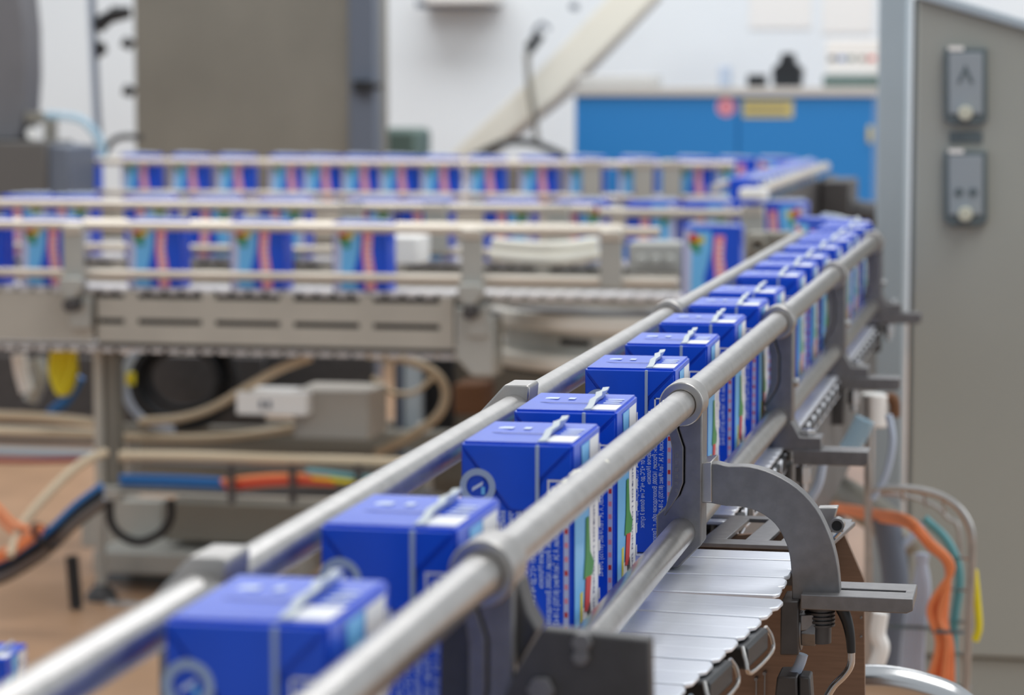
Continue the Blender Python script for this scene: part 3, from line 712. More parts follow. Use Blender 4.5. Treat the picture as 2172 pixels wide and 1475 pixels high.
# curved conveyor (drum) right of A
Yd, rd = 4.86, .312; cxd = P(1392, 650, Y=Yd).x
cv = thing('curved_conveyor', 'curved end of the nearest rear conveyor, two pale steel bands round a grey core', 'conveyor', (cxd, Yd, 0))
M['band'] = mat('pale_band_steel', (226, 222, 212), 0.4, 0.35, var=.04, scale=8)
MB().ring((cxd, Yd, ZA - .070), (0, 0, 1), rd, rd - .11, .032, 64).build('upper_band', M['band'], cv, .006)
MB().ring((cxd, Yd, ZA - .040), (0, 0, 1), rd - .012, rd - .10, .006, 64).build('belt_surface', M['dull'], cv)
MB().ring((cxd, Yd, ZA - .112), (0, 0, 1), rd - .030, rd - .13, .044, 64).build('core', M['rbr'], cv)
MB().ring((cxd, Yd, ZA - .142), (0, 0, 1), rd + .006, rd - .11, .030, 64).build('lower_band', M['band'], cv, .006)
MB().ring((cxd, Yd, ZA - .150), (0, 0, 1), rd - .01, rd - .11, .008, 64).build('wear_strip', M['black'], cv)
u = MB(); rs = rd - .0285
for a0 in (-118, -96):
    pts = [(cxd + math.cos(math.radians(a0 + i)) * rs, Yd + math.sin(math.radians(a0 + i)) * rs, ZA - .090) for i in range(0, 15, 3)]
    u.tube(pts, .006, 8)
u.build('slots', M['black'], cv)
MB().box(cxd - .02, cxd + .02, Yd - .02, Yd + .02, FZ, ZA - .05).build('leg', M['rbr'], cv)
# joint block between A side and the curve
u = MB(); u.prism([P(a, b, Y=YA - .05) for a, b in ((965, 650), (1046, 672), (1048, 800), (1000, 800), (965, 760))], (0, .08, 0)); solo('joint_block', u, M['rbr'], 'grey joint block between the slotted conveyor side and the curved conveyor', 'machine part', None, .004)
# guide band behind A's right half and white unit
u = MB(); yb = 4.86
pts = [P(v.x, v.y, Y=yb - .10 * math.sin(math.pi * i / 20)) for i, v in enumerate(spline([(1050, 516, 0), (1100, 521, 0), (1160, 524, 0), (1210, 521, 0), (1262, 514, 0)], 5))]
u.tube(pts, .010, 10); u.tube([Vector(q_) - Vector((0, 0, .022)) for q_ in pts], .014, 10); u.build('guide_band', M['cream'], A)
u = MB(); c0 = P(812, 502, Y=4.78); c1 = P(886, 562, Y=4.78); u.box(c0.x, c1.x, 4.78, 4.88, c1.z, c0.z); u.build('sensor_box', M['paper'], A, .003)
u = MB(); c0 = P(1332, 515, Y=4.75); c1 = P(1450, 580, Y=4.75); u.box(c0.x, c1.x, 4.75, 4.85, c1.z, c0.z)
for px in (1362, 1392, 1422): c = P(px, 553, Y=4.745); u.cyl((c.x, 4.735, c.z), (c.x, 4.76, c.z), .010, 12)
u.build('valve_block', M['rbr'], A, .003)
u = MB(); c = P(1655, 510, Y=4.3); u.box(c.x - .04, c.x + .03, 4.16, 4.22, FZ, c.z + .02); u.ring((c.x - .02, 4.145, c.z - .0), (0, 1, 0), .016, .006, .02, 20); solo('bearing_housing', u, M['taupe'], 'dark grey bearing housing left of the far bend', 'machine part', None, .004)

# ================================================================== far background
YW = 11.0
# blue sideboard
Ys = 9.4
c0 = P(1218, 200, Y=Ys); c1 = P(1852, 200, Y=Ys); zt = P(1500, 204, Y=Ys).z
sb = thing('sideboard', 'long blue two-door cupboard with a grey top against the back wall', 'cabinet', ((c0.x + c1.x) / 2, Ys + .25, 0))
xm = P(1566, 200, Y=Ys).x
MB().box(c0.x, c1.x, Ys + .02, Ys + .5, FZ, zt).build('body', M['cabblue'], sb)
MB().box(c0.x + .004, xm - .003, Ys, Ys + .02, FZ, zt - .004).build('door', M['cabblue'], sb, .003)
MB().box(xm + .003, c1.x - .004, Ys, Ys + .02, FZ, zt - .004).build('door', M['cabblue'], sb, .003)
MB().box(c0.x - .01, c1.x + .01, Ys - .012, Ys + .52, zt, zt + .032).build('top', M['cabtop'], sb, .003)
c = P(1540, 227, Y=Ys); MB().cyl((c.x, Ys - .002, c.z), (c.x, Ys, c.z), .034, 24).build('round_sticker', M['label_p'], sb)
MB().ring((c.x, Ys - .003, c.z), (0, 1, 0), .026, .018, .002, 20).build('round_sticker', M['red'], sb)
c0_ = P(1576, 212, Y=Ys); c1_ = P(1682, 250, Y=Ys); MB().box(c0_.x, c1_.x, Ys - .002, Ys, c1_.z, c0_.z).build('warning_sticker', M['label_y'], sb)
u = MB()
for k in range(2): u.box(c0_.x + .01, c1_.x - .02, Ys - .003, Ys - .002, c1_.z + .012 + k * .024, c1_.z + .020 + k * .024)
u.build('sticker_text', M['taupe'], sb)
c = P(1850, 285, Y=Ys); MB().box(c.x - .016, c.x + .002, Ys - .01, Ys, c.z - .03, c.z + .03).build('lock', M['label_y'], sb, .003)
zt2 = zt + .032
def on_board(name, px0, px1, ptop, m, label, cat, d=.1, yo=.1, bev=.006):
    a = P(px0, 170, Y=Ys + yo); b = P(px1, ptop, Y=Ys + yo); u = MB().box(a.x, b.x, Ys + yo, Ys + yo + d, zt2, b.z)
    return solo(name, u, m, label, cat, None, bev)
on_board('stapler', 1584, 1622, 158, M['blackp'], 'small flat black object on the cupboard top left of the phone', 'object')
u = MB(); a = P(1640, 170, Y=Ys + .1); b = P(1698, 170, Y=Ys + .1); zz = P(1668, 146, Y=Ys + .1).z; ztp = P(1668, 112, Y=Ys + .1).z
u.prism([(a.x, Ys + .1, zt2), (b.x, Ys + .1, zt2), (b.x + .006, Ys + .1, zz), ((a.x + b.x) / 2 + .028, Ys + .1, zz + .022), ((a.x + b.x) / 2 + .022, Ys + .1, ztp), ((a.x + b.x) / 2 - .022, Ys + .1, ztp), ((a.x + b.x) / 2 - .028, Ys + .1, zz + .022), (a.x - .006, Ys + .1, zz)], (0, .09, 0))
solo('desk_phone', u, M['blackp'], 'black stepped-shape device standing on the blue cupboard', 'device', None, .006)
on_board('cable_tray', 1225, 1390, 160, M['cabtop'], 'low grey tray at the left end of the cupboard top', 'tray', .15, .15)
on_board('small_bottle', 1524, 1550, 140, M['gcable'], 'small pale blue bottle on the cupboard top', 'bottle', .04, .15)
on_board('paper_stack', 1745, 1870, 160, M['greenbox'], 'dark low stack of folders at the right end of the cupboard top', 'papers', .2, .1)
bx = thing('product_box', 'white box with coloured marks at the right end of the cupboard top', 'box', (P(1800, 150, Y=Ys + .12).x, Ys + .2, zt2))
a = P(1752, 150, Y=Ys + .11); b = P(1875, 84, Y=Ys + .11)
zl = P(1752, 158, Y=Ys + .11).z
MB().box(a.x, b.x, Ys + .11, Ys + .29, zl + .001, b.z).build('box_body', M['paper'], bx, .004)
u = MB()
for px, m in ((1765, 'blackp'), (1785, 'bcable'), (1805, 'greenbox'), (1828, 'taupe'), (1848, 'red')):
    c = P(px, 124, Y=Ys + .108); u.box(c.x - .012, c.x + .014, Ys + .108, Ys + .11, c.z - .008, c.z + .008, M[m])
u.build('print', None, bx)
# white papers on the wall
for k, (a0, b0, a1, b1) in enumerate(((1590, -20, 1720, 60), (1745, -20, 1850, 70))):
    p0 = P(a0, b0, Y=YW - .006); p1 = P(a1, b1, Y=YW - .006)
    solo('wall_sheet', MB().box(p0.x, p1.x, YW - .006, YW - .001, p1.z, p0.z), M['paper'], ['left faint white sheet on the back wall over the cupboard', 'right faint white sheet on the back wall over the cupboard'][k], 'paper')
# cream diagonal trunking
Yt = 10.2
tr = thing('trunking', 'cream diagonal trunking rising to the right across the back wall', 'trunking', P(960, 350, Y=Yt))
pts = [(930, 372), (960, 322), (1110, 182), (1284, 0), (1330, -60), (1440, -60), (1378, 8), (1180, 208), (1010, 340), (968, 392)]
MB().prism(px_poly(pts, Yt), (0, .10, 0)).build('duct', M['cream'], tr, .006)
MB().prism(px_poly([(1396, -10), (1404, -4), (1196, 214), (1020, 352), (1012, 344)], Yt + .10), (0, .03, 0)).build('flange', M['cabtop'], tr, .002)
u = MB(); u.prism(px_poly([(1112, 96), (1138, 66), (1152, 78), (1122, 118)], Yt - .05), (0, .05, 0)); u.build('junction_box', M['blackp'], tr, .006)
u = MB(); u.tube([P(v.x, v.y, Y=Yt - .04) for v in spline([(1118, 110, 0), (1122, 180, 0), (1132, 240, 0), (1140, 310, 0)], 5)], .012, 8); u.build('cable', M['taupe'], tr)
u = MB(); u.tube([P(v.x, v.y, Y=Yt - .04) for v in spline([(1130, 72, 0), (1148, 50, 0), (1166, 62, 0)], 5)], .008, 8); u.build('cable', M['slate'], tr)
c = P(1215, 14, Y=Yt - .03); u = MB().cyl((c.x, Yt - .03, c.z), (c.x, Yt + .03, c.z), .014, 12); u.build('knob', M['slate'], tr)
u = MB(); u.tube([P(v.x, v.y, Y=9.0) for v in spline([(1000, 335, 0), (1060, 306, 0), (1100, 300, 0), (1140, 306, 0), (1200, 332, 0)], 6)], .014, 10); solo('black_hose', u, M['blackp'], 'arched black hose behind the farthest conveyor below the trunking', 'hose')
u = MB(); a = P(1040, 335, Y=8.9); b = P(1215, 420, Y=8.9); u.box(a.x, b.x, 8.9, 9.2, FZ, a.z - .02); solo('dark_cabinet', u, M['taupe'], 'low dark cabinet behind the farthest conveyor left of the blue cupboard', 'cabinet', None, .004)
# white wall lamp box top
u = MB(); a = P(905, -60, Y=10.8); b = P(1048, 8, Y=10.8); u.box(a.x, b.x, 10.76, 11.0, b.z, a.z); o = solo('wall_unit', u, M['paper'], 'white wall unit cut by the top edge of the picture', 'wall unit', None, .01)
u = MB(); a = P(885, 2, Y=10.8); b = P(1040, 14, Y=10.8); u.box(a.x, b.x, 10.78, 10.99, b.z - .002, a.z); u = solo('wall_unit_bracket', u, M['slate'], 'dark bracket under the white wall unit at the top edge', 'bracket')  # dark slab paints the shaded underside and shadow of the unit
# grey machine housing, top left
Yh = 8.2
a = P(283, 0, Y=Yh); b = P(742, 300, Y=Yh)
hs = thing('machine_housing', 'tall taupe steel machine housing at the upper left', 'machine', ((a.x + b.x) / 2, Yh, 0))
MB().box(a.x, b.x, Yh, Yh + .5, FZ, 1.6).build('housing', M['taupe'], hs, .004)
b2 = P(797, 300, Y=Yh - .01); MB().box(b.x + .002, b2.x, Yh - .02, Yh + .06, FZ, 1.62).build('corner_post', M['slate'], hs, .004)
c = P(770, 183, Y=Yh - .05); u = MB(); u.box(c.x - .03, c.x + .024, Yh - .06, Yh - .02, c.z - .02, c.z + .018); u.tube([(c.x + .02, Yh - .04, c.z), (c.x + .058, Yh - .04, c.z)], [.014, .007], 12); u.build('latch', M['black'], hs)
u = MB(); a = P(798, 272, Y=9.0); b = P(888, 420, Y=9.0); u.box(a.x, b.x, 9.0, 9.2, FZ, a.z); solo('green_bin', u, M['greenbox'], 'grey-green box beside the foot of the taupe housing', 'box', None, .02)
# left dark machine
Yl = 6.70
a = P(-80, 0, Y=Yl); b = P(50, 290, Y=Yl)
lm = thing('column_machine', 'dark grey column machine at the upper left edge', 'machine', (a.x, Yl, 0))
u = MB(); u.prism(px_poly([(-80, -40), (44, -40), (54, 60), (56, 160), (50, 250), (40, 300), (-80, 300)], Yl), (0, .12, 0)); u.build('column', M['slate2'] if 'slate2' in M else M['taupe'], lm, .01)
u = MB(); u.prism(px_poly([(-80, 300), (98, 300), (98, 420), (-80, 420)], Yl - .12), (0, .2, 0)); u.build('base', M['base2'], lm, .006)
u = MB(); u.prism(px_poly([(98, 306), (146, 312), (146, 420), (98, 420)], Yl - .1), (0, .2, 0)); u.build('base_side', M['slate'], lm, .004)
MB().box(a.x, P(146, 300, Y=Yl).x, Yl - .09, Yl + .2, FZ, P(98, 416, Y=Yl).z).build('stand', M['dark_steel'], lm)
u = MB(); u.prism(px_poly([(52, 238), (106, 238), (106, 300), (92, 300), (92, 262), (52, 262)], Yl), (0, .06, 0)); u.build('elbow', M['taupe'], lm, .004)
u = MB(); u.cyl(P(68, 283, Y=Yl), P(68, 283, Y=Yl + .05), .016, 16); u.build('cap', M['paper'], lm)
# cable column
Yk = 7.6
ck = thing('cable_column', 'thin dark pole with black cable clips left of the taupe housing', 'pole', P(212, 330, Y=Yk))
u = MB(); u.tube([P(v.x, v.y, Y=Yk) for v in spline([(196, -30, 0), (202, 90, 0), (208, 220, 0), (216, 340, 0)], 5)], .007, 10); u.build('pole', M['slate'], ck)
u = MB(); u.tube([P(190, -30, Y=Yk + .02), P(206, 330, Y=Yk + .02)], .009, 10); u.build('side_tube', M['gcable'], ck)
for (a, b, c_, d) in ((205, 55, 240, 30), (240, 30, 275, 26), (206, 105, 222, 100)):
    u = MB(); u.tube([P(a, b, Y=Yk - .02), P(c_, d, Y=Yk - .02)], [.026, .018], 10); u.build('cable_clip', M['black'], ck)
for (a, b, c_, d) in ((262, 88, 280, 96), (264, 190, 282, 196)):
    u = MB(); u.tube([P(a, b, Y=Yk + .4), P(c_, d, Y=Yk + .4)], .018, 10); u.build('cable_clip', M['black'], ck)
MB().tube([P(v.x, v.y, Y=6.4) for v in spline([(98, 244, 0), (160, 250, 0), (190, 268, 0), (212, 300, 0), (218, 335, 0)], 6)], .012, 10).build('clear_hose', M['clear'], lm)
MB().tube([P(v.x, v.y, Y=7.3) for v in spline([(222, 330, 0), (236, 302, 0), (262, 290, 0), (300, 292, 0)], 6)], .009, 8).build('cable', M['black'], ck)
# clear upright guard left of middle
# ================================================================== right side: column, electrical cabinet, cables
Yc = 4.4
a = P(1858, 400, Y=Yc); b = P(1924, 400, Y=Yc)
u = MB(); u.box(a.x, b.x, Yc, Yc + .06, FZ, 1.4); solo('column', u, M['column'], 'pale blue-grey square column left of the electrical cabinet', 'column', None, .006)
Ye = 3.75
ec = thing('electrical_cabinet', 'large grey electrical cabinet with two switch boxes at the right', 'cabinet', (P(2100, 1400, Y=Ye).x, Ye, 0))
zb_ = P(2000, 1392, Y=Ye).z
e0 = P(1936, -4, Y=Ye); e0.z = P(1944, -4, Y=Ye).z
xr = P(2600, 100, Y=Ye).x; xl = P(1937, 600, Y=Ye).x
zL = P(1944, -4, Y=Ye).z; zR = P(2172, 62, Y=Ye).z; zR2 = zL + (zR - zL) * (xr - xl) / (P(2172, 62, Y=Ye).x - xl)
MB().prism([(xl, Ye, zb_), (xr, Ye, zb_), (xr, Ye, zR2), (xl, Ye, zL)], (0, .35, 0)).build('door', M['elcab'], ec, .004)
MB().prism([(xl - .002, Ye - .012, zL), (xr, Ye - .012, zR2), (xr, Ye - .012, zR2 + .014), (xl - .002, Ye - .012, zL + .014)], (0, .4, 0)).build('sloped_roof', M['column'], ec, .002)
MB().box(xl + .004, xr, Ye + .012, Ye + .35, FZ, zb_ - .004).build('plinth', M['elcab'], ec, .002)
MB().box(xl - .006, xl + .001, Ye + .01, Ye + .3, FZ, zL).build('edge_seal', M['devdark'], ec)  # dark strip stands in for the shadow gap beside the column
for k, (t0, t1) in enumerate(((98, 268), (316, 482))):
    s_ = ec
    pp = lambda a, b, y=Ye: P(a, b, Y=y)
    c0 = pp(2004, t0); c1 = pp(2094, t1)
    MB().prism([pp(2003, t0 + 4), pp(2094, t0 + 4), pp(2095, t1 - 14), pp(2078, t1 - 2), pp(2018, t1 - 2), pp(2004, t1 - 14)], (0, -.014, 0)).build('switch_frame', M['devdark'], ec, .002)
    fr_ = [o for o in ec.children if o.name.startswith('switch_frame')][-1]
    y_ = Ye - .014
    MB().prism([pp(2013, t0 + 14, y_), pp(2084, t0 + 14, y_), pp(2084, t1 - 26, y_), pp(2013, t1 - 26, y_)], (0, -.003, 0)).build('switch_face', M['device'], fr_, .001)
    c = pp(2048, t1 - 28, y_); u = MB(); u.tube([(c.x, y_ - .001, c.z), (c.x, y_ - .018, c.z)], .010, 20); u.build('knob', M['knob'], fr_, .002)
    MB().prism([pp(2012, t0, y_), pp(2044, t0, y_), pp(2044, t0 + 10, y_), pp(2012, t0 + 10, y_)], (0, -.002, 0)).build('name_tag', M['paper'], fr_)
    u = MB()
    if k == 0:
        u.prism([pp(2030, t0 + 78, y_ - .003), pp(2048, t0 + 38, y_ - .003), pp(2066, t0 + 78, y_ - .003), pp(2058, t0 + 78, y_ - .003), pp(2048, t0 + 55, y_ - .003), pp(2038, t0 + 78, y_ - .003)], (0, -.001, 0))
    else:
        for a_ in (2034, 2064): c = pp(a_, t0 + 92, y_ - .003); u.cyl((c.x, y_ - .003, c.z), (c.x, y_ - .005, c.z), .006, 14)
    u.build('switch_marks', M['devdark'], fr_)
MB().prism([P(2014, 280, Y=Ye), P(2084, 280, Y=Ye), P(2084, 302, Y=Ye), P(2014, 302, Y=Ye)], (0, -.004, 0)).build('nameplate', M['devdark'], ec, .001)

# wire cable tray and cables
Yq = 2.75
wt = thing('wire_basket', 'wire mesh cable tray standing right of the frame plate', 'cable tray', P(2000, 1475, Y=Yq))
def pxtube(pts, Y, r, n=8, k=6, m=None, mb=None):
    mb = mb or MB(); pp = [(q[0], q[1], q[2] if len(q) > 2 else Y) for q in pts]
    sp = spline([Vector(q) for q in pp], k); mb.tube([P(v.x, v.y, Y=v.z) for v in sp], r, n, m); return mb
pxtube([(1850, 1038), (1920, 1036), (1985, 1048), (2030, 1075), (2058, 1120), (2062, 1180), (2056, 1300), (2048, 1480)], Yq, .0040).build('rim_wire', M['steel'], wt)
pxtube([(1848, 1046, 3.0), (1910, 1050, 3.0), (1975, 1070, 3.0), (2010, 1100, 3.0), (2036, 1150, 3.0), (2030, 1480, 3.0)], Yq, .0025).build('rim_wire', M['steel'], wt)
for k in range(5):
    yv = 1180 + k * 68
    pxtube([(1990, yv, 3.0), (2030, yv + 3, 2.9), (2058, yv + 6, Yq)], Yq, .0018).build('cross_wire', M['steel'], wt)
for a_ in (1912, 1960, 2000):
    pxtube([(a_, 1040 + (a_ - 1912) * .2, Yq + .01), (a_ + 4, 1060 + (a_ - 1912) * .3, 2.98)], Yq, .0018).build('cross_wire', M['steel'], wt)
pxtube([(1843, 840), (1842, 1000), (1842, 1200), (1838, 1480)], Yq + .1, .0045).build('standard', M['steel'], wt)
oc = thing('orange_cable_bundle', 'bundle of orange cables hanging inside the wire tray', 'cables', P(1990, 1475, Y=Yq + .08))
for k in range(6):
    d = k * 5
    pxtube([(1770, 1072 + k * 2, 3.3), (1850, 1085 + k * 3, 3.1), (1925, 1100 + k * 3), (1975 - k, 1150 + k * 2), (2020 - k * 2, 1205), (1972 + d * 1.3, 1290 + d), (1990 + d * 1.1, 1370), (1955 + d * 2.6, 1490)], Yq + .06 + .010 * (k % 3), .0036).build('cable', M['orange'], oc)
MB().ring(P(2012, 1345, Y=Yq + .07), (0, .2, 1), .020, .0165, .004, 20).build('tie', M['devdark'], oc)
gc = thing('grey_cable_bundle', 'bundle of grey-blue cables left of the orange ones', 'cables', P(1930, 1475, Y=Yq + .1))
for k in range(4):
    pxtube([(1960 - k * 3, 1175), (1945 + k * 6, 1250), (1925 + k * 9, 1340), (1915 + k * 11, 1490)], Yq + .12, .0062).build('cable', M['gcable'], gc)
MB().ring(P(1933, 1335, Y=Yq + .12), (0, .2, 1), .026, .022, .004, 20).build('tie', M['devdark'], gc)
solo('teal_cable', pxtube([(1960, 1100), (2010, 1150), (2035, 1220), (2024, 1330), (2020, 1490)], Yq + .14, .005), M['teal'], 'teal cable at the right inside the wire tray', 'cable')
solo('yellow_green_strap', pxtube([(2066, 1210), (2072, 1270), (2076, 1330), (2068, 1360)], Yq + .02, .0040), M['ycable'], 'yellow-green earth wire right of the wire tray', 'cable')
solo('white_cable', pxtube([(1885, 880), (1893, 940), (1878, 1010), (1852, 1060)], Yq, .0038), M['gcable'], 'pale cable looping down right of the front clamps', 'cable')
solo('grey_hose', pxtube([(1745, 985), (1735, 1030), (1712, 1070)], 2.4, .0042), M['gcable'], 'short pale hose behind the second clamp', 'hose')
solo('white_hose', pxtube([(1868, 1300), (1862, 1345), (1870, 1375), (1856, 1420)], 2.6, .008), M['paper'], 'short white hose above the bright pipe', 'hose')
u = MB(); pxtube([(1690, 1062, 3.4), (1760, 1040, 3.4), (1830, 1075, 3.3), (1905, 1130, 3.2), (1920, 1160, 3.2)], 3.3, .022, 14, mb=u); solo('large_grey_hose', u, M['taupe'], 'thick grey hose under the orange cables', 'hose')
for k, (pts, r, m, l) in enumerate((([(1880, 1100), (1900, 1250), (1880, 1420), (1870, 1500)], .016, 'slate', 'dark grey duct behind the wire tray'), ([(1965, 1105), (1925, 1150), (1880, 1190)], .0045, 'gcable', 'pale cable crossing behind the wire tray'), ([(1905, 1130), (1895, 1260), (1880, 1330)], .005, 'glass', 'clear tube behind the wire tray'))):
    solo('duct' if k == 0 else 'tube', pxtube(pts, Yq + .3, r, 12), M[m], l, 'duct' if k == 0 else 'tube')
u = MB(); pxtube([(1790, 1445, 2.0), (1880, 1446, 2.0), (1960, 1462, 2.0), (2030, 1492, 2.0), (2090, 1560, 2.0), (2120, 1700, 2.0)], 2.0, .0125, 24, mb=u); solo('bent_pipe', u, M['pipe'] if 'pipe' in M else M['chrome'], 'bright polished steel pipe bend at the lower right', 'pipe')
# fittings behind clamps (valves and white cylinder)
u = MB(); u.cyl(P(1853, 905, Y=3.0), P(1856, 835, Y=3.0), .016, 18); solo('white_valve', u, M['paper'], 'small white cylinder behind the third clamp arm', 'valve', None, .002)
u = MB(); pxtube([(1872, 848), (1892, 845), (1898, 860), (1898, 885)], 3.0, .0065, 10, mb=u); solo('pipe_elbow', u, M['brown'], 'dark brown elbow fitting right of the white cylinder', 'pipe fitting')
u = MB(); pxtube([(1835, 890, 2.7), (1815, 930, 2.7), (1800, 955, 2.7)], 2.7, .011, 12, mb=u); solo('white_bottle', u, M['clear'], 'pale tilted nozzle above the second slotted arm', 'nozzle')

# ================================================================== under the rear conveyors
YU = 4.60
def pxbox(name, x0, y0, x1, y1, Y, dep, m, label, cat, bev=.003, group=None):
    a = P(x0, y0, Y=Y); b = P(x1, y1, Y=Y); return solo(name, MB().box(a.x, b.x, Y, Y + dep, b.z, a.z), M[m], label, cat, group, bev)
lg = thing('support_leg', 'square steel post on a round levelling leg under the slotted conveyor', 'leg', (xA(225), YU, 0))
a = P(207, 755, Y=YU); b = P(250, 1055, Y=YU); MB().box(a.x, b.x, YU, YU + .04, b.z, ZA - .11).build('post', M['taupe'], lg, .002)
MB().cyl((a.x + .004, YU - .008, b.z), (a.x + .004, YU - .008, ZA - .12), .0095, 14).build('side_tube', M['tan_steel'], lg)
a = P(212, 1030, Y=YU - .01); b = P(256, 1060, Y=YU - .01); MB().box(a.x, b.x, YU - .02, YU + .05, b.z - .004, a.z).build('clamp_block', M['rbr'], lg, .003)
cc = P(213, 1100, Y=YU); MB().cyl((cc.x, YU, FZ + .02), (cc.x, YU, b.z), .0095, 18).build('round_leg', M['rbr'], lg)
MB().tube([(cc.x, YU, FZ), (cc.x, YU, FZ + .012), (cc.x, YU, FZ + .03)], [.030, .028, .012], 24).build('foot', M['dark_steel'], lg)
# second legs
pl = thing('support_leg', 'pale blue-grey double post behind the loops of beige hose', 'leg', P(800, 1000, Y=4.9))
a = P(782, 760, Y=4.9); b = P(834, 960, Y=4.9); MB().box(a.x, a.x + .012, 5.12, 5.15, FZ, ZA - .1).build('post', M['slate'], pl); MB().box(a.x + .016, b.x, 5.12, 5.15, FZ, ZA - .1).build('post', M['column'], pl)
# coils and hoses
cb = thing('black_cable_coil', 'large coil of black cable hanging under the slotted conveyor', 'cable coil', P(380, 900, Y=4.8))
for k in range(7):
    cxp, cyp = 385 + random.uniform(-12, 12), 800 + random.uniform(-8, 14)
    pts = [(cxp + (112 - k * 6) * math.cos(t), cyp + (104 - k * 6) * math.sin(t), 4.8 + .012 * (k % 4)) for t in [2 * math.pi * i / 12 for i in range(13)]]
    pxtube(pts, 4.8, .0065 + .001 * (k % 3), 8, 4).build('cable_turn', M['black'], cb)
for k in range(3):
    pts = [(370 + (112 - k * 6) * math.cos(t), 812 + (104 - k * 4) * math.sin(t), 4.74) for t in [math.pi * .5 + math.pi * i / 8 for i in range(9)]]
    pxtube(pts, 4.74, .003, 8, 4).build('cable_turn', M['gcable'], cb)
solo('yellow_marker', MB().cyl(P(277, 792, Y=4.72), P(277, 816, Y=4.72), .009, 12), M['ycable'], 'small yellow tag on the black cable coil', 'tag')
RMP = []
def rpart(nm, x0, y0, x1, y1, Y, dep, m): RMP.append((nm, x0, y0, x1, y1, Y, dep, m))
rpart('dark_backing', 258, 752, 560, 905, 4.95, .02, 'dark_steel')
for pts, r, l in (([(660, 758, 4.6), (590, 785, 4.6), (520, 825, 4.6), (450, 866, 4.62), (380, 888, 4.65), (300, 895, 4.7)], .0085, 'thick beige hose sweeping across the black coil'),
                  ([(780, 752, 4.7), (860, 764, 4.7), (920, 790, 4.7), (945, 830, 4.7), (930, 880, 4.7), (870, 925, 4.72), (800, 960, 4.75)], .0085, 'beige hose bending round at the right end under the conveyor'),
                  ([(790, 800, 4.75), (830, 832, 4.75), (880, 832, 4.75), (920, 800, 4.75)], .0050, 'thin beige hose loop inside the thick one'),
                  ([(-60, 880, 4.6), (60, 884, 4.6), (150, 892, 4.6), (210, 900, 4.6)], .0095, 'beige hose running level at the left edge'),
                  ([(-60, 915, 4.7), (200, 925, 4.7), (420, 930, 4.7), (560, 918, 4.7), (640, 905, 4.7)], .0080, 'beige hose running level behind the post, lower'),
                  ([(255, 968, 4.5), (420, 970, 4.5), (600, 976, 4.5), (760, 980, 4.5), (880, 985, 4.5)], .0105, 'long beige pipe right of the post'),
                  ([(225, 960, 4.45), (170, 985, 4.4), (110, 1040, 4.35), (50, 1110, 4.3), (20, 1180, 4.25)], .0080, 'beige hose drooping left from the post to the floor')):
    solo('beige_hose', pxtube(pts, 4.6, r, 10), M['hose'], l, 'hose')
pxbox('control_box', 622, 828, 782, 935, 4.62, .14, 'greybox', 'beige-grey control box under the slotted conveyor', 'box')
pxbox('equipment_box', 500, 832, 650, 884, 4.58, .10, 'paper', 'white labelled box left of the beige-grey control box', 'box')
c0 = P(545, 850, Y=4.578); u = MB()
for k in range(2): u.box(c0.x + .005 + k * .014, c0.x + .012 + k * .014, 4.577, 4.58, c0.z - .014, c0.z)
solo('box_mark', u, M['slate'], 'two dark marks on the white labelled box', 'mark')
pxbox('cardboard_box', 962, 815, 1026, 882, 5.0, .1, 'brown', 'brown cardboard box behind the right hose bend', 'box')
rpart('recess_panel', 835, 760, 962, 930, 5.2, .02, 'black')  # black sheet paints the shade of the open recess
rpart('backboard', 500, 752, 790, 835, 5.1, .02, 'dark_steel')
rpart('cross_beam', 250, 900, 1100, 962, 5.0, .05, 'taupe')
rpart('rear_panel', 900, 760, 1420, 1040, 5.3, .02, 'taupe')
rpart('rear_panel', -80, 752, 205, 880, 5.0, .02, 'dark_steel'); rpart('rear_panel', 262, 880, 1100, 1062, 5.35, .02, 'taupe'); rpart('cross_beam', 262, 984, 900, 1000, 5.1, .03, 'dark_steel'); rpart('cross_beam', -80, 905, 262, 925, 5.05, .03, 'hose'); rpart('cross_beam', -80, 930, 240, 948, 5.1, .03, 'dark_steel')
rpart('upright', 262, 752, 280, 1100, 5.03, .05, 'rbr'); rpart('upright', 880, 900, 905, 1100, 5.03, .05, 'rbr')
rm = thing('machine_backing', 'dark grey machine framework with panels behind the hoses under the rear conveyors', 'machine', P(560, 1100, Y=5.0))
for nm, x0, y0, x1, y1, Y_, dep, m in RMP:
    a = P(x0, y0, Y=Y_); b = P(x1, y1, Y=Y_); z0 = FZ if nm == 'upright' else b.z
    MB().box(a.x, b.x, Y_, Y_ + dep, z0, a.z).build(nm, M[m], rm, .003)
yc_ = thing('yellow_cable_coil', 'bright yellow cable coil hanging at the left under the conveyor', 'cable coil', P(135, 845, Y=4.6))
for k in range(6):
    pxtube([(112 + k * 8, 745), (108 + k * 7, 790), (128 + k * 3, 836), (150 + k * 2, 790 + k), (158, 745)], 4.6 + k * .003, .0055, 8, 4).build('cable_turn', M['ycable'], yc_)
solo('white_tube', pxtube([(40, 752), (46, 790), (58, 832)], 4.65, .014, 12), M['paper'], 'short white tube left of the yellow coil', 'tube')
solo('grey_tube', pxtube([(75, 760), (84, 800), (66, 850)], 4.68, .016, 12), M['rbr'], 'short grey tube between the white tube and yellow coil', 'tube')
solo('blue_cable', pxtube([(170, 800), (140, 850), (112, 872), (104, 890)], 4.7, .010, 8), M['bcable'], 'dark blue cable below the yellow coil', 'cable')
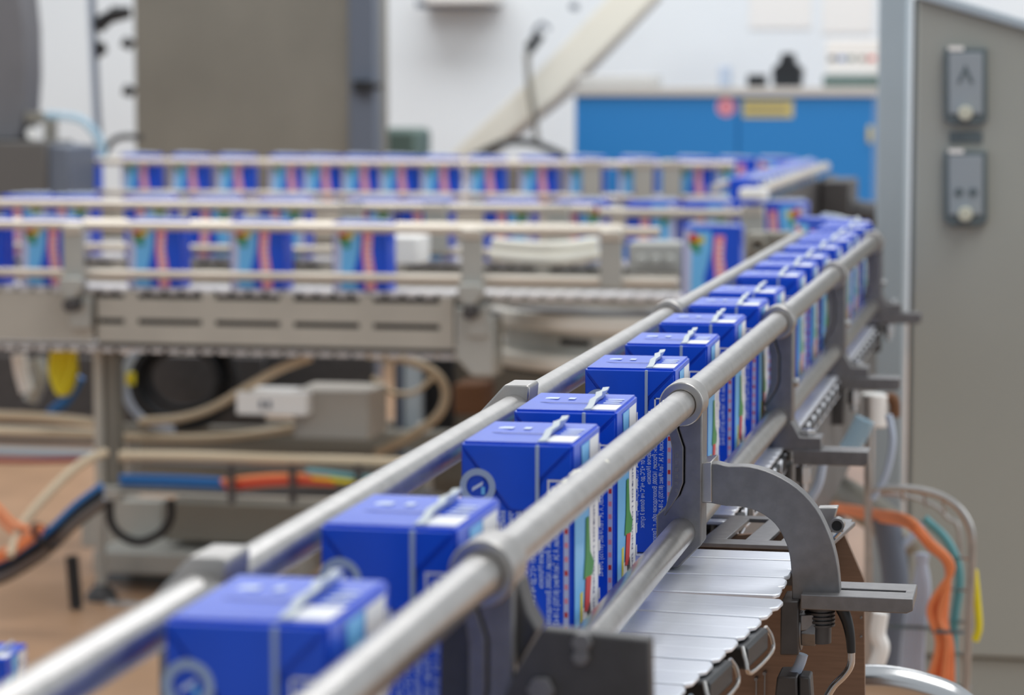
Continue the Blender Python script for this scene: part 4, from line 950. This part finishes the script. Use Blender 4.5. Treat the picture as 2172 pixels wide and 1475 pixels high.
# cable tray on the lower level
ct = thing('cable_tray', 'flat steel cable tray carrying blue and orange cables across the lower left', 'cable tray', P(500, 1050, Y=4.55))
a = P(252, 1036, Y=4.5); b = P(900, 1062, Y=4.5)
MB().box(a.x, b.x, 4.46, 4.47, b.z, a.z).build('tray_side', M['tan_steel'], ct, .002); MB().box(a.x, b.x, 4.47, 4.60, b.z, b.z + .004).build('tray_floor', M['dark_steel'], ct)
for px in (490, 620, 760):
    c = P(px, 1010, Y=4.455); MB().box(c.x - .006, c.x + .006, 4.455, 4.46, c.z - .05, c.z + .02).build('strap', M['dark_steel'], ct)
a = P(-80, 940, Y=4.9); b = P(210, 975, Y=4.9); solo('lower_beam', MB().box(a.x, b.x, 4.9, 4.95, b.z, b.z + .012), M['column'], 'thin pale beam at the left edge below the hoses', 'beam')
solo('red_cable', pxtube([(-60, 976), (80, 978), (200, 975)], 4.88, .006), M['darkred'], 'dark red cable along the thin pale beam', 'cable')
def bundle(name, label, cols, base, Y, r, spread):
    t = thing(name, label, 'cables', P(base[-1][0], base[-1][1], Y=Y))
    for k, m in enumerate(cols):
        dx, dy = spread[0] * k, spread[1] * k
        pxtube([(q[0] + dx, q[1] + dy) for q in base], Y + .006 * (k % 2), r, 8).build('cable', M[m], t)
    return t
bundle('blue_cable_bundle', 'blue cables lying in the tray right of the post', ['bcable', 'bcable', 'bcable'], [(255, 1012), (340, 1014), (440, 1018), (520, 1024)], 4.48, .0050, (0, 6))
bundle('orange_cable_bundle', 'orange cables lying in the middle of the tray', ['orange', 'orange', 'red', 'orange'], [(470, 1022), (560, 1012), (640, 1010), (700, 1012)], 4.47, .0050, (4, 5))
bundle('green_cable_bundle', 'green and yellow cables at the right end of the tray', ['teal', 'greenbox', 'ycable'], [(650, 1000), (700, 1006), (780, 1016), (840, 1020)], 4.47, .0055, (6, 6))
bundle('drooping_cable_bundle', 'blue, grey and black cables drooping left from the post towards the floor', ['bcable', 'bcable', 'blackp', 'gcable', 'dull', 'dark_steel'], [(216, 1030), (160, 1072), (100, 1130), (50, 1165), (0, 1192), (-60, 1210)], 4.30, .0058, (1, 8))
bundle('orange_cable_bundle', 'orange cables curling down at the left edge', ['orange', 'orange', 'orange'], [(90, 1118), (60, 1140), (20, 1165), (-50, 1190)], 4.27, .0056, (-4, 8))
bundle('orange_cable_bundle', 'orange cables curving in at the left edge above the others', ['orange', 'orange'], [(-40, 1040), (0, 1080), (30, 1110), (70, 1125)], 4.28, .0050, (-6, 16))
solo('black_tie', MB().ring(P(92, 1142, Y=4.28), (.7, 0, .7), .030, .024, .008, 20), M['black'], 'black tie round the drooping cables', 'cable tie')
# lower machine body
lo = thing('lower_machine', 'dull grey steel machine body on a pale plinth under the cable tray', 'machine', P(420, 1240, Y=4.75))
for nm, x0, y0, x1, y1, Y_, dep, m in (('side_panel', 350, 1064, 900, 1168, 4.75, .2, 'taupe'), ('plinth', 196, 1170, 640, 1232, 4.68, .25, 'rbr'), ('dark_base', 196, 1234, 600, 1300, 4.76, .2, 'blackp'), ('side_cover', 170, 1058, 346, 1168, 4.85, .05, 'rbr')):
    a = P(x0, y0, Y=Y_); b = P(x1, y1, Y=Y_); MB().box(a.x, b.x, Y_, Y_ + dep, b.z if nm != 'dark_base' else FZ, a.z).build(nm, M[m], lo, .003)
solo('black_hose_loop', pxtube([(232, 1062), (236, 1110), (262, 1140), (300, 1150), (340, 1132), (362, 1100), (362, 1060)], 4.5, .0080, 10), M['black'], 'black hose loop hanging beside the post', 'hose')
solo('caster_wheel', MB().tube([P(152, 1180, Y=4.5), P(162, 1290, Y=4.5)], .012, 12), M['black'], 'black rubber prop left of the round leg', 'prop')
u = MB(); u.ring(P(275, 1292, Y=4.6), (0, .3, 1), .050, .040, .01, 28); solo('steel_ring', u, M['steel'], 'steel ring on the floor behind the left rail', 'ring')
# carton on the lower left
cr = carton(P(-10, 1440, Y=3.3).x, 3.3, P(0, 1396, Y=3.26).z - HC, .1, 'blue milk carton cut by the lower left corner of the picture', 'lone carton at the lower left', True)
pz = P(0, 1396, Y=3.26).z - HC
u = MB(); u.box(cr.location.x - .12, cr.location.x + .06, 3.22, 3.42, FZ, pz); solo('low_stool', u, M['brown'], 'low box under the lone carton at the lower left corner', 'box', None, .003)
